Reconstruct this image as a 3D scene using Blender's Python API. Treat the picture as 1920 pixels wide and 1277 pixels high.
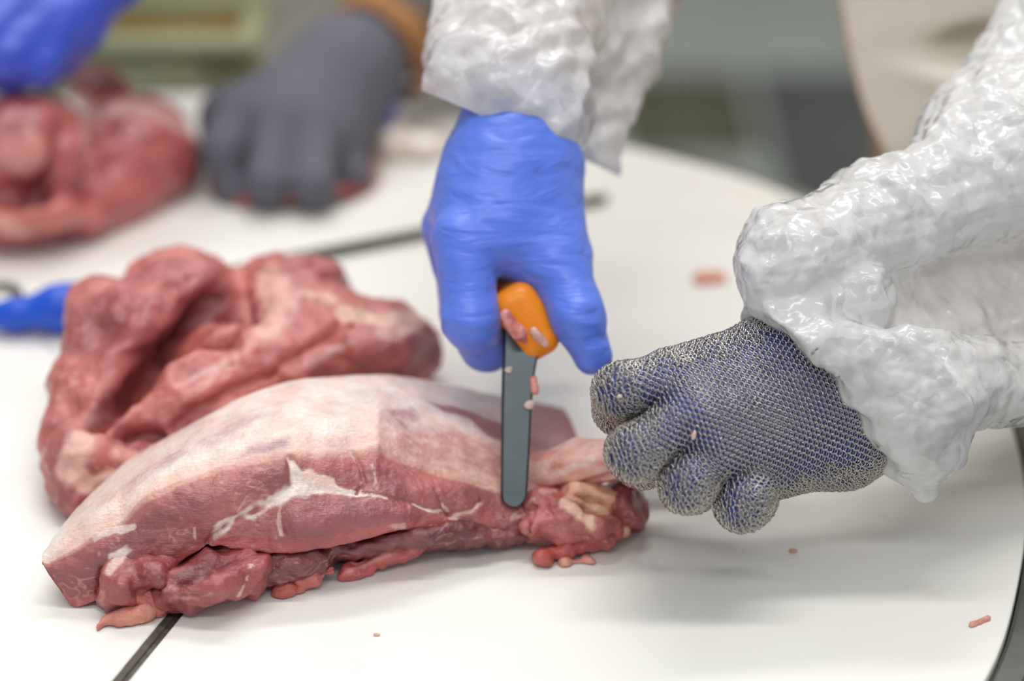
import bpy, bmesh, math, random
import numpy as np
from mathutils import Vector, Matrix
from mathutils.bvhtree import BVHTree

random.seed(7)
for _o in list(bpy.data.objects):
    bpy.data.objects.remove(_o)
SC = bpy.context.scene
COL = SC.collection


def S(r, g, b):
    """sRGB 0-255 to linear."""
    f = lambda c: (c / 255 / 12.92) if c / 255 <= 0.04045 else ((c / 255 + 0.055) / 1.055) ** 2.4
    return (f(r), f(g), f(b))


# ------------------------------------------------------------------ camera
CAM_H, PITCH, LENS = 0.62, math.radians(27.0), 85.0
FPX = 1920 / 36 * LENS
CPOS = np.array([0.0, 0.0, CAM_H])
FW = np.array([0.0, math.cos(PITCH), -math.sin(PITCH)])
UP = np.array([0.0, math.sin(PITCH), math.cos(PITCH)])
RT = np.array([1.0, 0.0, 0.0])
cam_data = bpy.data.cameras.new('camera')
cam_data.lens = LENS
cam_data.sensor_width = 36
cam_data.clip_start = 0.05
cam_data.clip_end = 60
cam_data.dof.use_dof = True
cam_data.dof.focus_distance = 1.118
cam_data.dof.aperture_fstop = 2.5
cam = bpy.data.objects.new('camera', cam_data)
cam.location = CPOS
cam.rotation_euler = (math.pi / 2 - PITCH, 0, 0)
COL.objects.link(cam)
SC.camera = cam

# ------------------------------------------------------------------ world, lights, exposure
SC.view_settings.view_transform = 'Standard'
SC.view_settings.look = 'None'
SC.view_settings.gamma = 1
SC.view_settings.use_curve_mapping = False
SC.view_settings.exposure = -0.03
SC.cycles.max_bounces = 8
SC.cycles.transparent_max_bounces = 12
SC.cycles.use_denoising = True
world = bpy.data.worlds.new('world')
SC.world = world
world.use_nodes = True
_bg = world.node_tree.nodes['Background']
_bg.inputs['Color'].default_value = (0.93, 0.97, 1.0, 1)
_bg.inputs['Strength'].default_value = 0.6


def area_light(name, loc, target, sx, sy, power, col=(1, 0.98, 0.955)):
    d = bpy.data.lights.new(name, 'AREA')
    d.shape = 'RECTANGLE'
    d.size, d.size_y, d.energy, d.color = sx, sy, power, col
    o = bpy.data.objects.new(name, d)
    o.location = loc
    o.rotation_euler = (Vector(target) - Vector(loc)).to_track_quat('-Z', 'Y').to_euler()
    COL.objects.link(o)
    return o


area_light('tube_light_over_table', (0.1, 1.12, 2.0), (0.1, 1.12, 0), 1.6, 0.12, 17)
area_light('tube_light_behind_table', (-0.2, 2.35, 2.1), (-0.1, 1.2, 0), 1.8, 0.2, 24)
area_light('fill_light_near_side', (-0.1, -0.35, 2.0), (-0.05, 1.0, 0), 1.6, 0.16, 11.5)  # added fill light, unseen, lifts the surfaces that face the camera
area_light('tube_light_far_room', (0.4, 4.6, 2.3), (0.4, 4.6, 0), 2.4, 0.3, 26)


# ------------------------------------------------------------------ geometry helpers
def ray(px, py):
    return FW + RT * ((px - 960) / FPX) + UP * ((638.5 - py) / FPX)


def W(px, py, Y):
    """the world point at world depth Y seen through a pixel of the 1920x1277 photograph."""
    d = ray(px, py)
    return CPOS + d * (Y / d[1])


def WZ(px, py, z=0.0):
    d = ray(px, py)
    return CPOS + d * ((z - CAM_H) / d[2])


def pxr(p, r):
    """pixel radius -> metres at point p."""
    return r * float(np.dot(p - CPOS, FW)) / FPX


def project(V):
    q = V - CPOS
    dep = q @ FW
    return 960 + FPX * (q @ RT) / dep, 638.5 - FPX * (q @ UP) / dep


def mk_mesh(name, V, F):
    me = bpy.data.meshes.new(name)
    V = np.asarray(V, dtype=np.float64)
    if isinstance(F, np.ndarray):
        n, k = F.shape
        me.vertices.add(len(V))
        me.vertices.foreach_set('co', V.ravel())
        me.loops.add(n * k)
        me.loops.foreach_set('vertex_index', F.astype(np.int32).ravel())
        me.polygons.add(n)
        me.polygons.foreach_set('loop_start', np.arange(0, n * k, k, dtype=np.int32))
        me.update(calc_edges=True)
    else:
        me.from_pydata([tuple(v) for v in V], [], [tuple(f) for f in F])
        me.update()
    me.validate()
    return me


def obj(name, V, F, mat, parent=None, base=None, smooth=True, col=None, loc=None):
    """one mesh object; V in world space, origin at base (or the parent's base)."""
    V = np.asarray(V, dtype=np.float64)
    if parent is not None:
        b = np.array(parent['_base'][:])
    else:
        b = np.array(base if base is not None else (V.min(0) + V.max(0)) / 2 * np.array([1, 1, 0]) + np.array([0, 0, V[:, 2].min()]))
    me = mk_mesh(name, V - b, F)
    if smooth:
        me.polygons.foreach_set('use_smooth', np.ones(len(me.polygons), dtype=bool))
    if col is not None:
        a = me.color_attributes.new('tint', 'FLOAT_COLOR', 'POINT')
        a.data.foreach_set('color', np.asarray(col, dtype=np.float32).ravel())
    me.materials.append(mat)
    o = bpy.data.objects.new(name, me)
    COL.objects.link(o)
    o['_base'] = [float(x) for x in b]
    if parent is not None:
        o.parent = parent
    else:
        o.location = b
    return o


def tag(o, label, cat, group=None):
    o['label'] = label
    o['category'] = cat
    if group:
        o['group'] = group
    return o


def thing(name, base, label, cat, group=None):
    o = bpy.data.objects.new(name, None)
    o.empty_display_size = 0.05
    o.location = base
    COL.objects.link(o)
    o['_base'] = [float(x) for x in base]
    return tag(o, label, cat, group)


def nrm(d):
    return d / np.linalg.norm(d)


# ---- noise
_rs = np.random.RandomState(11)
_perm = _rs.permutation(256)
_perm = np.concatenate([_perm, _perm, _perm])
_grad = _rs.normal(size=(256, 3))
_grad /= np.linalg.norm(_grad, axis=1)[:, None]


def noise(P):
    P = np.asarray(P)
    I = np.floor(P).astype(int)
    f = P - I
    u = f * f * f * (f * (f * 6 - 15) + 10)
    I &= 255
    out = 0
    for dx in (0, 1):
        for dy in (0, 1):
            for dz in (0, 1):
                h = _perm[_perm[_perm[I[:, 0] + dx] + I[:, 1] + dy] + I[:, 2] + dz] & 255
                g = (_grad[h] * (f - np.array([dx, dy, dz]))).sum(1)
                w = (u[:, 0] if dx else 1 - u[:, 0]) * (u[:, 1] if dy else 1 - u[:, 1]) * (u[:, 2] if dz else 1 - u[:, 2])
                out = out + w * g
    return out


def fbm(P, n=4, lac=2.03, gain=0.5):
    a, s = 0, 1
    for i in range(n):
        a = a + s * noise(P + 17.3 * i)
        P = P * lac
        s *= gain
    return a


def crumple(P, freq, seed=0, n=3):
    """creases and pillows of loose film or glove."""
    Q = P * freq + seed
    wv = np.stack([noise(Q * 0.6 + 5), noise(Q * 0.6 + 31), noise(Q * 0.6 + 77)], 1)
    Q = Q + 0.9 * wv
    a, s = 0, 1.0
    for i in range(n):
        a = a + s * (np.abs(noise(Q + 9.1 * i)) * 2 - 0.4)
        Q = Q * 1.9
        s *= 0.52
    return a


def facets(P, freq, seed=0, n=6, bend=0.35):
    """flat facets with sharp creases: triangle waves running in many directions, each in its own patches."""
    rs = np.random.RandomState(int(seed * 10) + 3)
    out = 0
    for i in range(n):
        d = rs.normal(size=3)
        d /= np.linalg.norm(d)
        f = freq * rs.uniform(0.6, 1.7)
        ph = P @ d * f + bend * noise(P * freq * 0.8 + 13.7 * i + seed) + rs.uniform(0, 9)
        t = np.abs(ph - np.floor(ph) - 0.5) * 2 - 0.5
        out = out + t / f * freq * (0.25 + 0.75 * ss(-0.15, 0.25, noise(P * freq * 0.45 + 5.1 * i + seed)))
    return out / math.sqrt(n)


def ss(a, b, x):
    t = np.clip((x - a) / (b - a), 0, 1)
    return t * t * (3 - 2 * t)


# ---- distance fields
def Bd(px, py, z):
    p = WZ(px, py, z)
    return (px, py, p[1])


def cone(a, b, ra, rb, k=0.004):
    return ('c', np.array(a), np.array(b), ra, rb, k)


def C(pa, pb, ra, rb, k=0.004):
    """cone between (px,py,Y) and (px,py,Y), radii in photo pixels."""
    a, b = W(*pa), W(*pb)
    return cone(a, b, pxr(a, ra), pxr(b, rb), k)


def ell(p, rx, ry, rz, ang=0.0, k=0.004, tilt=0.0):
    """ellipsoid at (px,py,Y): rx, ry in photo pixels, rz metres in depth, turned by ang degrees."""
    c = W(*p)
    a = math.radians(ang)
    ax = RT * math.cos(a) - UP * math.sin(a)
    ay = RT * math.sin(a) + UP * math.cos(a)
    az = FW.copy()
    if tilt:
        t = math.radians(tilt)
        ay, az = ay * math.cos(t) + az * math.sin(t), az * math.cos(t) - ay * math.sin(t)
    return ('e', c, np.stack([ax, ay, az]), np.array([pxr(c, rx), pxr(c, ry), rz]), k)


def rbox(c, ax, half, r, k=0.004):
    return ('b', np.array(c), np.array(ax), np.array(half), r, k)


def smin(a, b, k):
    if k <= 0:
        return np.minimum(a, b)
    h = np.maximum(k - np.abs(a - b), 0) / k
    return np.minimum(a, b) - h * h * k * 0.25


def pbounds(groups, pad):
    lo, hi = np.full(3, 1e9), np.full(3, -1e9)
    for _, prims in groups:
        for p in prims:
            if p[0] == 'x':
                continue
            l, h = p1bounds(p)
            lo, hi = np.minimum(lo, l), np.maximum(hi, h)
    return lo - pad, hi + pad


def p1bounds(p):
    if p[0] in 'c':
        r = np.array([[p[3]], [p[4]]])
        e = np.stack([p[1], p[2]])
        return (e - r).min(0), (e + r).max(0)
    if p[0] == 'b':
        ext = np.abs(p[2] * p[3][:, None]).sum(0)
        return p[1] - ext, p[1] + ext
    ext = np.sqrt(((p[2] * p[3][:, None]) ** 2).sum(0))
    return p[1] - ext, p[1] + ext


def pdist(p, X):
    if p[0] == 'c':
        a, b, ra, rb = p[1:5]
        ab = b - a
        q = X - a
        t = np.clip((q @ ab) / max(ab @ ab, 1e-12), 0, 1)
        return np.linalg.norm(q - t[..., None] * ab, axis=-1) - (ra + t * (rb - ra))
    q = (X - p[1]) @ p[2].T
    if p[0] == 'b':
        w = np.abs(q) - (p[3] - p[4])
        return np.linalg.norm(np.maximum(w, 0), axis=-1) + np.minimum(w.max(-1), 0) - p[4]
    k0 = np.linalg.norm(q / p[3], axis=-1)
    k1 = np.linalg.norm(q / p[3] ** 2, axis=-1)
    return k0 * (k0 - 1) / np.maximum(k1, 1e-9)


class Field:
    def __init__(self, groups, h, pad=0.008, lo=None, hi=None, like=None):
        l, u = pbounds(groups, pad)
        if lo is not None:
            l = np.maximum(l, lo)
        if hi is not None:
            u = np.minimum(u, hi)
        self.lo, self.h = l, h
        n = np.ceil((u - l) / h).astype(int) + 1
        self.ax = [l[i] + np.arange(n[i]) * h for i in range(3)]
        if like is not None:
            self.lo, self.ax, n = like.lo, like.ax, np.array(like.F.shape)
        self.F = np.full(n, 0.5)
        for kg, prims in groups:
            G = np.full(n, 0.5)
            for p in prims:
                self.add(G, p)
            self.F = smin(self.F, G, kg)

    def add(self, G, p):
        l, u = p1bounds(p)
        m = max(p[-1], 0.003) + 0.012
        sl = []
        for i in range(3):
            i0 = max(0, int((l[i] - m - self.lo[i]) / self.h))
            i1 = min(len(self.ax[i]), int((u[i] + m - self.lo[i]) / self.h) + 2)
            if i1 <= i0:
                return
            sl.append(slice(i0, i1))
        X = np.stack(np.meshgrid(*[self.ax[i][sl[i]] for i in range(3)], indexing='ij'), -1)
        d = pdist(p, X)
        sl = tuple(sl)
        G[sl] = smin(G[sl], d, p[-1])

    def carve(self, prims, k=0.003):
        for p in prims:
            G = np.full(self.F.shape, 0.5)
            self.add(G, p)
            self.F = -smin(-self.F, G, k)

    def mesh(self, off=0.0, smooth=2):
        V, F = surface_nets(self.F + off, self.lo, self.h)
        return relax(V, F, smooth), F


def surface_nets(F, lo, h):
    # close the border
    F = F.copy()
    for ax in range(3):
        for e in (0, -1):
            s = [slice(None)] * 3
            s[ax] = e
            F[tuple(s)] = np.maximum(F[tuple(s)], h * 0.5)
    ins = F < 0
    n = np.array(F.shape) - 1
    cnt = np.zeros(n, dtype=np.int8)
    corners = [(i, j, k) for i in (0, 1) for j in (0, 1) for k in (0, 1)]
    for c in corners:
        cnt += ins[c[0]:c[0] + n[0], c[1]:c[1] + n[1], c[2]:c[2] + n[2]]
    act = np.argwhere((cnt > 0) & (cnt < 8))
    idx = np.full(n, -1, dtype=np.int64)
    idx[act[:, 0], act[:, 1], act[:, 2]] = np.arange(len(act))
    pos = np.zeros((len(act), 3))
    num = np.zeros(len(act))
    for a in corners:
        for axis in range(3):
            if a[axis]:
                continue
            b = list(a)
            b[axis] = 1
            fa = F[act[:, 0] + a[0], act[:, 1] + a[1], act[:, 2] + a[2]]
            fb = F[act[:, 0] + b[0], act[:, 1] + b[1], act[:, 2] + b[2]]
            m = (fa < 0) != (fb < 0)
            t = np.where(m, fa / np.where(m, fa - fb, 1), 0)
            p = np.tile(np.array(a, float), (len(act), 1))
            p[:, axis] = t
            pos += np.where(m[:, None], p, 0)
            num += m
    V = lo + (act + pos / num[:, None]) * h
    faces = []
    for axis in range(3):
        o1, o2 = (axis + 1) % 3, (axis + 2) % 3
        sa = [slice(None)] * 3
        sb = [slice(None)] * 3
        sa[axis] = slice(0, -1)
        sb[axis] = slice(1, None)
        A, B = ins[tuple(sa)], ins[tuple(sb)]
        e = np.argwhere(A != B)
        e = e[(e[:, o1] > 0) & (e[:, o2] > 0) & (e[:, o1] < n[o1]) & (e[:, o2] < n[o2])]
        fl = A[e[:, 0], e[:, 1], e[:, 2]]
        q = []
        for d1, d2 in ((-1, -1), (0, -1), (0, 0), (-1, 0)):
            c = e.copy()
            c[:, o1] += d1
            c[:, o2] += d2
            q.append(idx[c[:, 0], c[:, 1], c[:, 2]])
        q = np.stack(q, 1)
        q[~fl] = q[~fl][:, ::-1]
        faces.append(q)
    faces = np.concatenate(faces)
    return V, faces[(faces >= 0).all(1)]


def relax(V, F, it=1, f=0.5):
    e = np.concatenate([F[:, [i, (i + 1) % F.shape[1]]] for i in range(F.shape[1])])
    e = np.concatenate([e, e[:, ::-1]])
    deg = np.bincount(e[:, 0], minlength=len(V)).astype(float)
    deg[deg == 0] = 1
    for _ in range(it):
        A = np.stack([np.bincount(e[:, 0], weights=V[e[:, 1], c], minlength=len(V)) for c in range(3)], 1) / deg[:, None]
        V = V + f * (A - V)
    return V


def normals(V, F):
    n = np.cross(V[F[:, 2]] - V[F[:, 0]], V[F[:, -1]] - V[F[:, 1]])
    N = np.stack([sum(np.bincount(F[:, i], weights=n[:, c], minlength=len(V)) for i in range(F.shape[1])) for c in range(3)], 1)
    return N / np.maximum(np.linalg.norm(N, axis=1), 1e-12)[:, None]


def compact(V, F):
    used = np.zeros(len(V), bool)
    used[F.ravel()] = True
    m = np.cumsum(used) - 1
    return V[used], m[F]


def bvh(V, F):
    return BVHTree.FromPolygons([tuple(v) for v in V], [tuple(int(i) for i in f) for f in F])


def hit(tree, px, py):
    d = ray(px, py)
    d = d / np.linalg.norm(d)
    h = tree.ray_cast(Vector(CPOS), Vector(d), 10)
    return None if h[0] is None else np.array(h[0])


def line_on(tree, pts, step=14):
    """a polyline of photo pixels laid on a surface, as 3D points with the local half-width."""
    out = []
    for (a, b) in zip(pts[:-1], pts[1:]):
        n = max(1, int(math.hypot(b[0] - a[0], b[1] - a[1]) / step))
        for i in range(n + 1):
            t = i / n
            p = hit(tree, a[0] + (b[0] - a[0]) * t, a[1] + (b[1] - a[1]) * t)
            if p is not None:
                w = (a[2] + (b[2] - a[2]) * t) if len(a) > 2 else 4
                out.append((*p, pxr(p, w)))
    return np.array(out)


def warp(V, a=0.0016):
    return V + a * np.stack([noise(V * 110 + 7), noise(V * 110 + 19), noise(V * 110 + 43)], 1) + a * 0.5 * np.stack([noise(V * 320 + 7), noise(V * 320 + 19), noise(V * 320 + 43)], 1)


def line_dist(V, L):
    """distance to a 3D polyline in units of its local half-width."""
    best = np.full(len(V), 99.0)
    if len(L) == 0:
        return best
    lo, hi = L[:, :3].min(0) - 4 * L[:, 3].max(), L[:, :3].max(0) + 4 * L[:, 3].max()
    m = np.where(((V > lo) & (V < hi)).all(1))[0]
    X = V[m]
    bb = np.full(len(m), 99.0)
    if len(L) == 1:
        L = np.concatenate([L, L])
    for a, b in zip(L[:-1], L[1:]):
        ab = b[:3] - a[:3]
        q = X - a[:3]
        t = np.clip(q @ ab / max(ab @ ab, 1e-12), 0, 1)
        d = np.linalg.norm(q - t[:, None] * ab, axis=1) / (a[3] + t * (b[3] - a[3]))
        bb = np.minimum(bb, d)
    best[m] = bb
    return best


def patch_on(tree, poly, V, soft=0.0015, thick=0.02):
    """0..1 mask of a polygon laid on the surface: polygon corners found on the surface, filled in their own plane."""
    P = [hit(tree, x, y) for x, y in poly]
    P = np.array([p for p in P if p is not None])
    if len(P) < 3:
        return np.zeros(len(V))
    c = P.mean(0)
    u_, s_, vt = np.linalg.svd(P - c)
    q = (P - c) @ vt[:2].T
    X = (V - c) @ vt.T
    x, y = X[:, 0], X[:, 1]
    inside = np.zeros(len(V), bool)
    dist = np.full(len(V), 9.0)
    for i in range(len(q)):
        a, b = q[i], q[(i + 1) % len(q)]
        cr = ((a[1] > y) != (b[1] > y)) & (x < (b[0] - a[0]) * (y - a[1]) / (b[1] - a[1] + 1e-12) + a[0])
        inside ^= cr
        ab = b - a
        t = np.clip(((x - a[0]) * ab[0] + (y - a[1]) * ab[1]) / max(ab @ ab, 1e-12), 0, 1)
        dist = np.minimum(dist, np.hypot(x - a[0] - t * ab[0], y - a[1] - t * ab[1]))
    sd = np.where(inside, dist, -dist)
    return ss(-soft, soft, sd) * (np.abs(X[:, 2]) < thick)


# ------------------------------------------------------------------ materials
def new_mat(name):
    m = bpy.data.materials.new(name)
    m.use_nodes = True
    nt = m.node_tree
    return m, nt, nt.nodes['Principled BSDF']


def node(nt, t, **kw):
    n = nt.nodes.new(t)
    for k, v in kw.items():
        if k in n.inputs:
            n.inputs[k].default_value = v
        else:
            setattr(n, k, v)
    return n


def ramp(nt, fac, stops):
    r = nt.nodes.new('ShaderNodeValToRGB')
    e = r.color_ramp.elements
    while len(e) < len(stops):
        e.new(0.5)
    for el, (p, c) in zip(e, stops):
        el.position = p
        el.color = (*c, 1) if len(c) == 3 else c
    nt.links.new(fac, r.inputs['Fac'])
    return r.outputs['Color']


def coords(nt, scale=1.0):
    g = nt.nodes.new('ShaderNodeNewGeometry')
    tc = nt.nodes.new('ShaderNodeTexCoord')
    return tc.outputs['Object']


def plain(name, colour, rough=0.5, metal=0.0, var=0.08, scale=40, bump=0.0, bscale=200, spec=0.5, sss=0.0, coat=0.0):
    m, nt, b = new_mat(name)
    co = coords(nt)
    nz = node(nt, 'ShaderNodeTexNoise', Scale=scale, Detail=4.0)
    nt.links.new(co, nz.inputs['Vector'])
    c = np.array(colour)
    nt.links.new(ramp(nt, nz.outputs['Fac'], [(0.3, tuple(np.clip(c * (1 - var), 0, 1))), (0.7, tuple(np.clip(c * (1 + var), 0, 1)))]), b.inputs['Base Color'])
    b.inputs['Roughness'].default_value = rough
    b.inputs['Metallic'].default_value = metal
    b.inputs['Specular IOR Level'].default_value = spec
    b.inputs['Coat Weight'].default_value = coat
    if sss:
        b.inputs['Subsurface Weight'].default_value = sss
        b.inputs['Subsurface Radius'].default_value = (0.006, 0.004, 0.003)
        b.inputs['Subsurface Scale'].default_value = 1.0
    if bump:
        n2 = node(nt, 'ShaderNodeTexNoise', Scale=bscale, Detail=3.0)
        nt.links.new(co, n2.inputs['Vector'])
        bp = node(nt, 'ShaderNodeBump', Strength=bump, Distance=0.001)
        nt.links.new(n2.outputs['Fac'], bp.inputs['Height'])
        nt.links.new(bp.outputs['Normal'], b.inputs['Normal'])
    return m


def meat_material(name, grain=(180, 900, 900), bump=0.5, rough=0.33):
    m, nt, b = new_mat(name)
    at = node(nt, 'ShaderNodeAttribute', attribute_name='tint')
    co = coords(nt)
    mp = node(nt, 'ShaderNodeMapping')
    mp.inputs['Scale'].default_value = grain
    mp.inputs['Rotation'].default_value = (0, 0.25, 0.35)
    nt.links.new(co, mp.inputs['Vector'])
    fib = node(nt, 'ShaderNodeTexNoise', Scale=1.0, Detail=5.0, Roughness=0.65)
    nt.links.new(mp.outputs['Vector'], fib.inputs['Vector'])
    blot = node(nt, 'ShaderNodeTexNoise', Scale=90.0, Detail=4.0)
    nt.links.new(co, blot.inputs['Vector'])
    mx = node(nt, 'ShaderNodeMix', data_type='RGBA', blend_type='MULTIPLY')
    mx.inputs['Factor'].default_value = 1
    nt.links.new(at.outputs['Color'], mx.inputs[6])
    nt.links.new(ramp(nt, fib.outputs['Fac'], [(0.3, (0.91, 0.87, 0.87)), (0.5, (1, 1, 1)), (0.72, (1.05, 1.08, 1.08))]), mx.inputs[7])
    mx2 = node(nt, 'ShaderNodeMix', data_type='RGBA', blend_type='MULTIPLY')
    mx2.inputs['Factor'].default_value = 1
    nt.links.new(mx.outputs[2], mx2.inputs[6])
    nt.links.new(ramp(nt, blot.outputs['Fac'], [(0.3, (0.88, 0.84, 0.84)), (0.7, (1.1, 1.06, 1.06))]), mx2.inputs[7])
    nt.links.new(mx2.outputs[2], b.inputs['Base Color'])
    b.inputs['Roughness'].default_value = rough
    b.inputs['Specular IOR Level'].default_value = 0.5
    b.inputs['Coat Weight'].default_value = 0.6
    b.inputs['Coat Roughness'].default_value = 0.18
    b.inputs['Subsurface Weight'].default_value = 0.12
    b.inputs['Subsurface Radius'].default_value = (0.006, 0.0022, 0.0018)
    b.inputs['Subsurface Scale'].default_value = 0.6
    wet = node(nt, 'ShaderNodeTexNoise', Scale=520.0, Detail=3.0)
    nt.links.new(co, wet.inputs['Vector'])
    add = node(nt, 'ShaderNodeMath', operation='ADD')
    nt.links.new(wet.outputs['Fac'], add.inputs[0])
    nt.links.new(fib.outputs['Fac'], add.inputs[1])
    bp = node(nt, 'ShaderNodeBump', Strength=bump, Distance=0.0012)
    nt.links.new(add.outputs[0], bp.inputs['Height'])
    nt.links.new(bp.outputs['Normal'], b.inputs['Normal'])
    nt.links.new(bp.outputs['Normal'], b.inputs['Coat Normal'])
    return m


def film_material(name, colour=(0.975, 0.97, 0.96), clear=0.08, trans=0.42):
    """thin milky plastic film: diffuse + translucent + a little see-through + gloss."""
    m, nt, b = new_mat(name)
    out = nt.nodes['Material Output']
    nt.nodes.remove(b)
    co = coords(nt)
    # flat facets with random tilts: (P - cell centre) . random vector, at two sizes
    nz = node(nt, 'ShaderNodeTexNoise', Scale=26.0, Detail=3.0)
    nt.links.new(co, nz.inputs['Vector'])
    mixv = node(nt, 'ShaderNodeMix', data_type='RGBA')
    mixv.inputs['Factor'].default_value = 0.03
    nt.links.new(co, mixv.inputs[6])
    nt.links.new(nz.outputs['Color'], mixv.inputs[7])
    hs = []
    for sc_, st_ in ((22.0, (1.0, 1.0, 1.8)), (58.0, (1.7, 1.0, 1.0)), (130.0, (1.0, 1.6, 1.0))):
        mp = node(nt, 'ShaderNodeMapping')
        mp.inputs['Scale'].default_value = st_
        nt.links.new(mixv.outputs[2], mp.inputs['Vector'])
        v = node(nt, 'ShaderNodeTexVoronoi', Scale=sc_)
        nt.links.new(mp.outputs[0], v.inputs['Vector'])
        df = node(nt, 'ShaderNodeVectorMath', operation='SUBTRACT')
        nt.links.new(mp.outputs[0], df.inputs[0])
        nt.links.new(v.outputs['Position'], df.inputs[1])
        rc = node(nt, 'ShaderNodeVectorMath', operation='SUBTRACT')
        rc.inputs[1].default_value = (0.5, 0.5, 0.5)
        nt.links.new(v.outputs['Color'], rc.inputs[0])
        dt = node(nt, 'ShaderNodeVectorMath', operation='DOT_PRODUCT')
        nt.links.new(df.outputs[0], dt.inputs[0])
        nt.links.new(rc.outputs[0], dt.inputs[1])
        hs.append(dt.outputs['Value'])
    sm_ = hs[0]
    for h_ in hs[1:]:
        ad = node(nt, 'ShaderNodeMath', operation='ADD')
        nt.links.new(sm_, ad.inputs[0])
        nt.links.new(h_, ad.inputs[1])
        sm_ = ad.outputs[0]
    bp = node(nt, 'ShaderNodeBump', Strength=0.32, Distance=1.0)
    nt.links.new(sm_, bp.inputs['Height'])
    dif = node(nt, 'ShaderNodeBsdfDiffuse', Color=(*colour, 1))
    trl = node(nt, 'ShaderNodeBsdfTranslucent', Color=(*[min(1, c * 1.05) for c in colour], 1))
    trp = node(nt, 'ShaderNodeBsdfTransparent')
    gl = node(nt, 'ShaderNodeBsdfGlossy', Roughness=0.2, Color=(1, 1, 1, 1))
    m1 = node(nt, 'ShaderNodeMixShader', Fac=trans)
    m2 = node(nt, 'ShaderNodeMixShader', Fac=clear)
    m3 = node(nt, 'ShaderNodeMixShader')
    fr = node(nt, 'ShaderNodeFresnel', IOR=1.45)
    for n_ in (dif, trl, gl, fr):
        nt.links.new(bp.outputs['Normal'], n_.inputs['Normal'])
    L = nt.links.new
    L(dif.outputs[0], m1.inputs[1]); L(trl.outputs[0], m1.inputs[2])
    L(m1.outputs[0], m2.inputs[1]); L(trp.outputs[0], m2.inputs[2])
    L(fr.outputs[0], m3.inputs[0]); L(m2.outputs[0], m3.inputs[1]); L(gl.outputs[0], m3.inputs[2])
    L(m3.outputs[0], out.inputs['Surface'])
    return m


def board_material():
    m, nt, b = new_mat('white cutting board')
    co = coords(nt)
    n1 = node(nt, 'ShaderNodeTexNoise', Scale=9.0, Detail=5.0)
    n2 = node(nt, 'ShaderNodeTexNoise', Scale=32.0, Detail=4.0, Roughness=0.6)
    mp = node(nt, 'ShaderNodeMapping')
    mp.inputs['Scale'].default_value = (40, 900, 40)
    mp.inputs['Rotation'].default_value = (0, 0, 0.6)
    sc = node(nt, 'ShaderNodeTexNoise', Scale=1.0, Detail=4.0)
    for n_ in (n1, n2, mp):
        nt.links.new(co, n_.inputs['Vector'])
    nt.links.new(mp.outputs[0], sc.inputs['Vector'])
    c1 = ramp(nt, n1.outputs['Fac'], [(0.3, S(236, 233, 224)), (0.7, S(239, 238, 232))])
    c2 = ramp(nt, n2.outputs['Fac'], [(0.62, (1, 1, 1)), (0.76, (1.0, 0.955, 0.90))])
    mx = node(nt, 'ShaderNodeMix', data_type='RGBA', blend_type='MULTIPLY')
    mx.inputs['Factor'].default_value = 1
    nt.links.new(c1, mx.inputs[6])
    nt.links.new(c2, mx.inputs[7])
    nt.links.new(mx.outputs[2], b.inputs['Base Color'])
    b.inputs['Roughness'].default_value = 0.42
    b.inputs['Specular IOR Level'].default_value = 0.35
    bp = node(nt, 'ShaderNodeBump', Strength=0.06, Distance=0.0006)
    nt.links.new(sc.outputs['Fac'], bp.inputs['Height'])
    nt.links.new(bp.outputs['Normal'], b.inputs['Normal'])
    return m


def glove_material(name, colour, rough=0.36):
    m, nt, b = new_mat(name)
    co = coords(nt)
    mp = node(nt, 'ShaderNodeMapping')
    mp.inputs['Scale'].default_value = (22, 60, 120)
    mp.inputs['Rotation'].default_value = (0.1, 0.25, 0)
    nt.links.new(co, mp.inputs['Vector'])
    w = node(nt, 'ShaderNodeTexNoise', Scale=1.0, Detail=2.5, Distortion=0.6)
    nt.links.new(mp.outputs[0], w.inputs['Vector'])
    b.inputs['Base Color'].default_value = (*colour, 1)
    b.inputs['Roughness'].default_value = rough
    b.inputs['Specular IOR Level'].default_value = 0.6
    b.inputs['Subsurface Weight'].default_value = 0.1
    b.inputs['Subsurface Radius'].default_value = (0.002, 0.002, 0.005)
    b.inputs['Sheen Weight'].default_value = 0.15
    bp = node(nt, 'ShaderNodeBump', Strength=0.55, Distance=0.004)
    nt.links.new(w.outputs['Fac'], bp.inputs['Height'])
    nt.links.new(bp.outputs['Normal'], b.inputs['Normal'])
    return m


M = {}
M['board'] = board_material()
M['seam'] = plain('dark seam strip', S(84, 76, 70), 0.55, 0.2, 0.25, 300, 0.3, 500)
M['rim'] = plain('dull steel rim', S(120, 122, 116), 0.35, 0.85, 0.12, 60)
M['meat'] = meat_material('raw pork')
M['meat_soft'] = meat_material('raw pork far', grain=(60, 200, 200), bump=0.2, rough=0.4)
M['blue'] = glove_material('blue nitrile', S(90, 124, 232))
M['blue_far'] = glove_material('dark blue nitrile', S(50, 76, 196))
M['inner'] = glove_material('dark blue inner glove', S(36, 51, 146), 0.32)
M['ring'] = plain('steel ring', S(196, 192, 184), 0.16, 1.0, 0.05, 50)
M['grey'] = plain('grey knitted glove', S(98, 99, 110), 0.8, 0, 0.1, 300, 0.6, 700)
M['cuff'] = plain('brown knitted cuff band', S(158, 112, 70), 0.85, 0, 0.3, 120, 0.5, 600)
M['olive'] = plain('grey brown sleeve cloth', S(112, 106, 96), 0.85, 0, 0.15, 40, 0.4, 500)
M['film'] = film_material('milky plastic film')
M['film_soft'] = film_material('milky plastic film soft', (0.96, 0.95, 0.93), 0.06, 0.42)
M['apron'] = plain('cream rubberised apron', S(240, 233, 220), 0.6, 0, 0.04, 30, 0.15, 900)
M['hem'] = plain('brown frayed hem', S(196, 140, 92), 0.8, 0, 0.25, 300)
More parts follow.
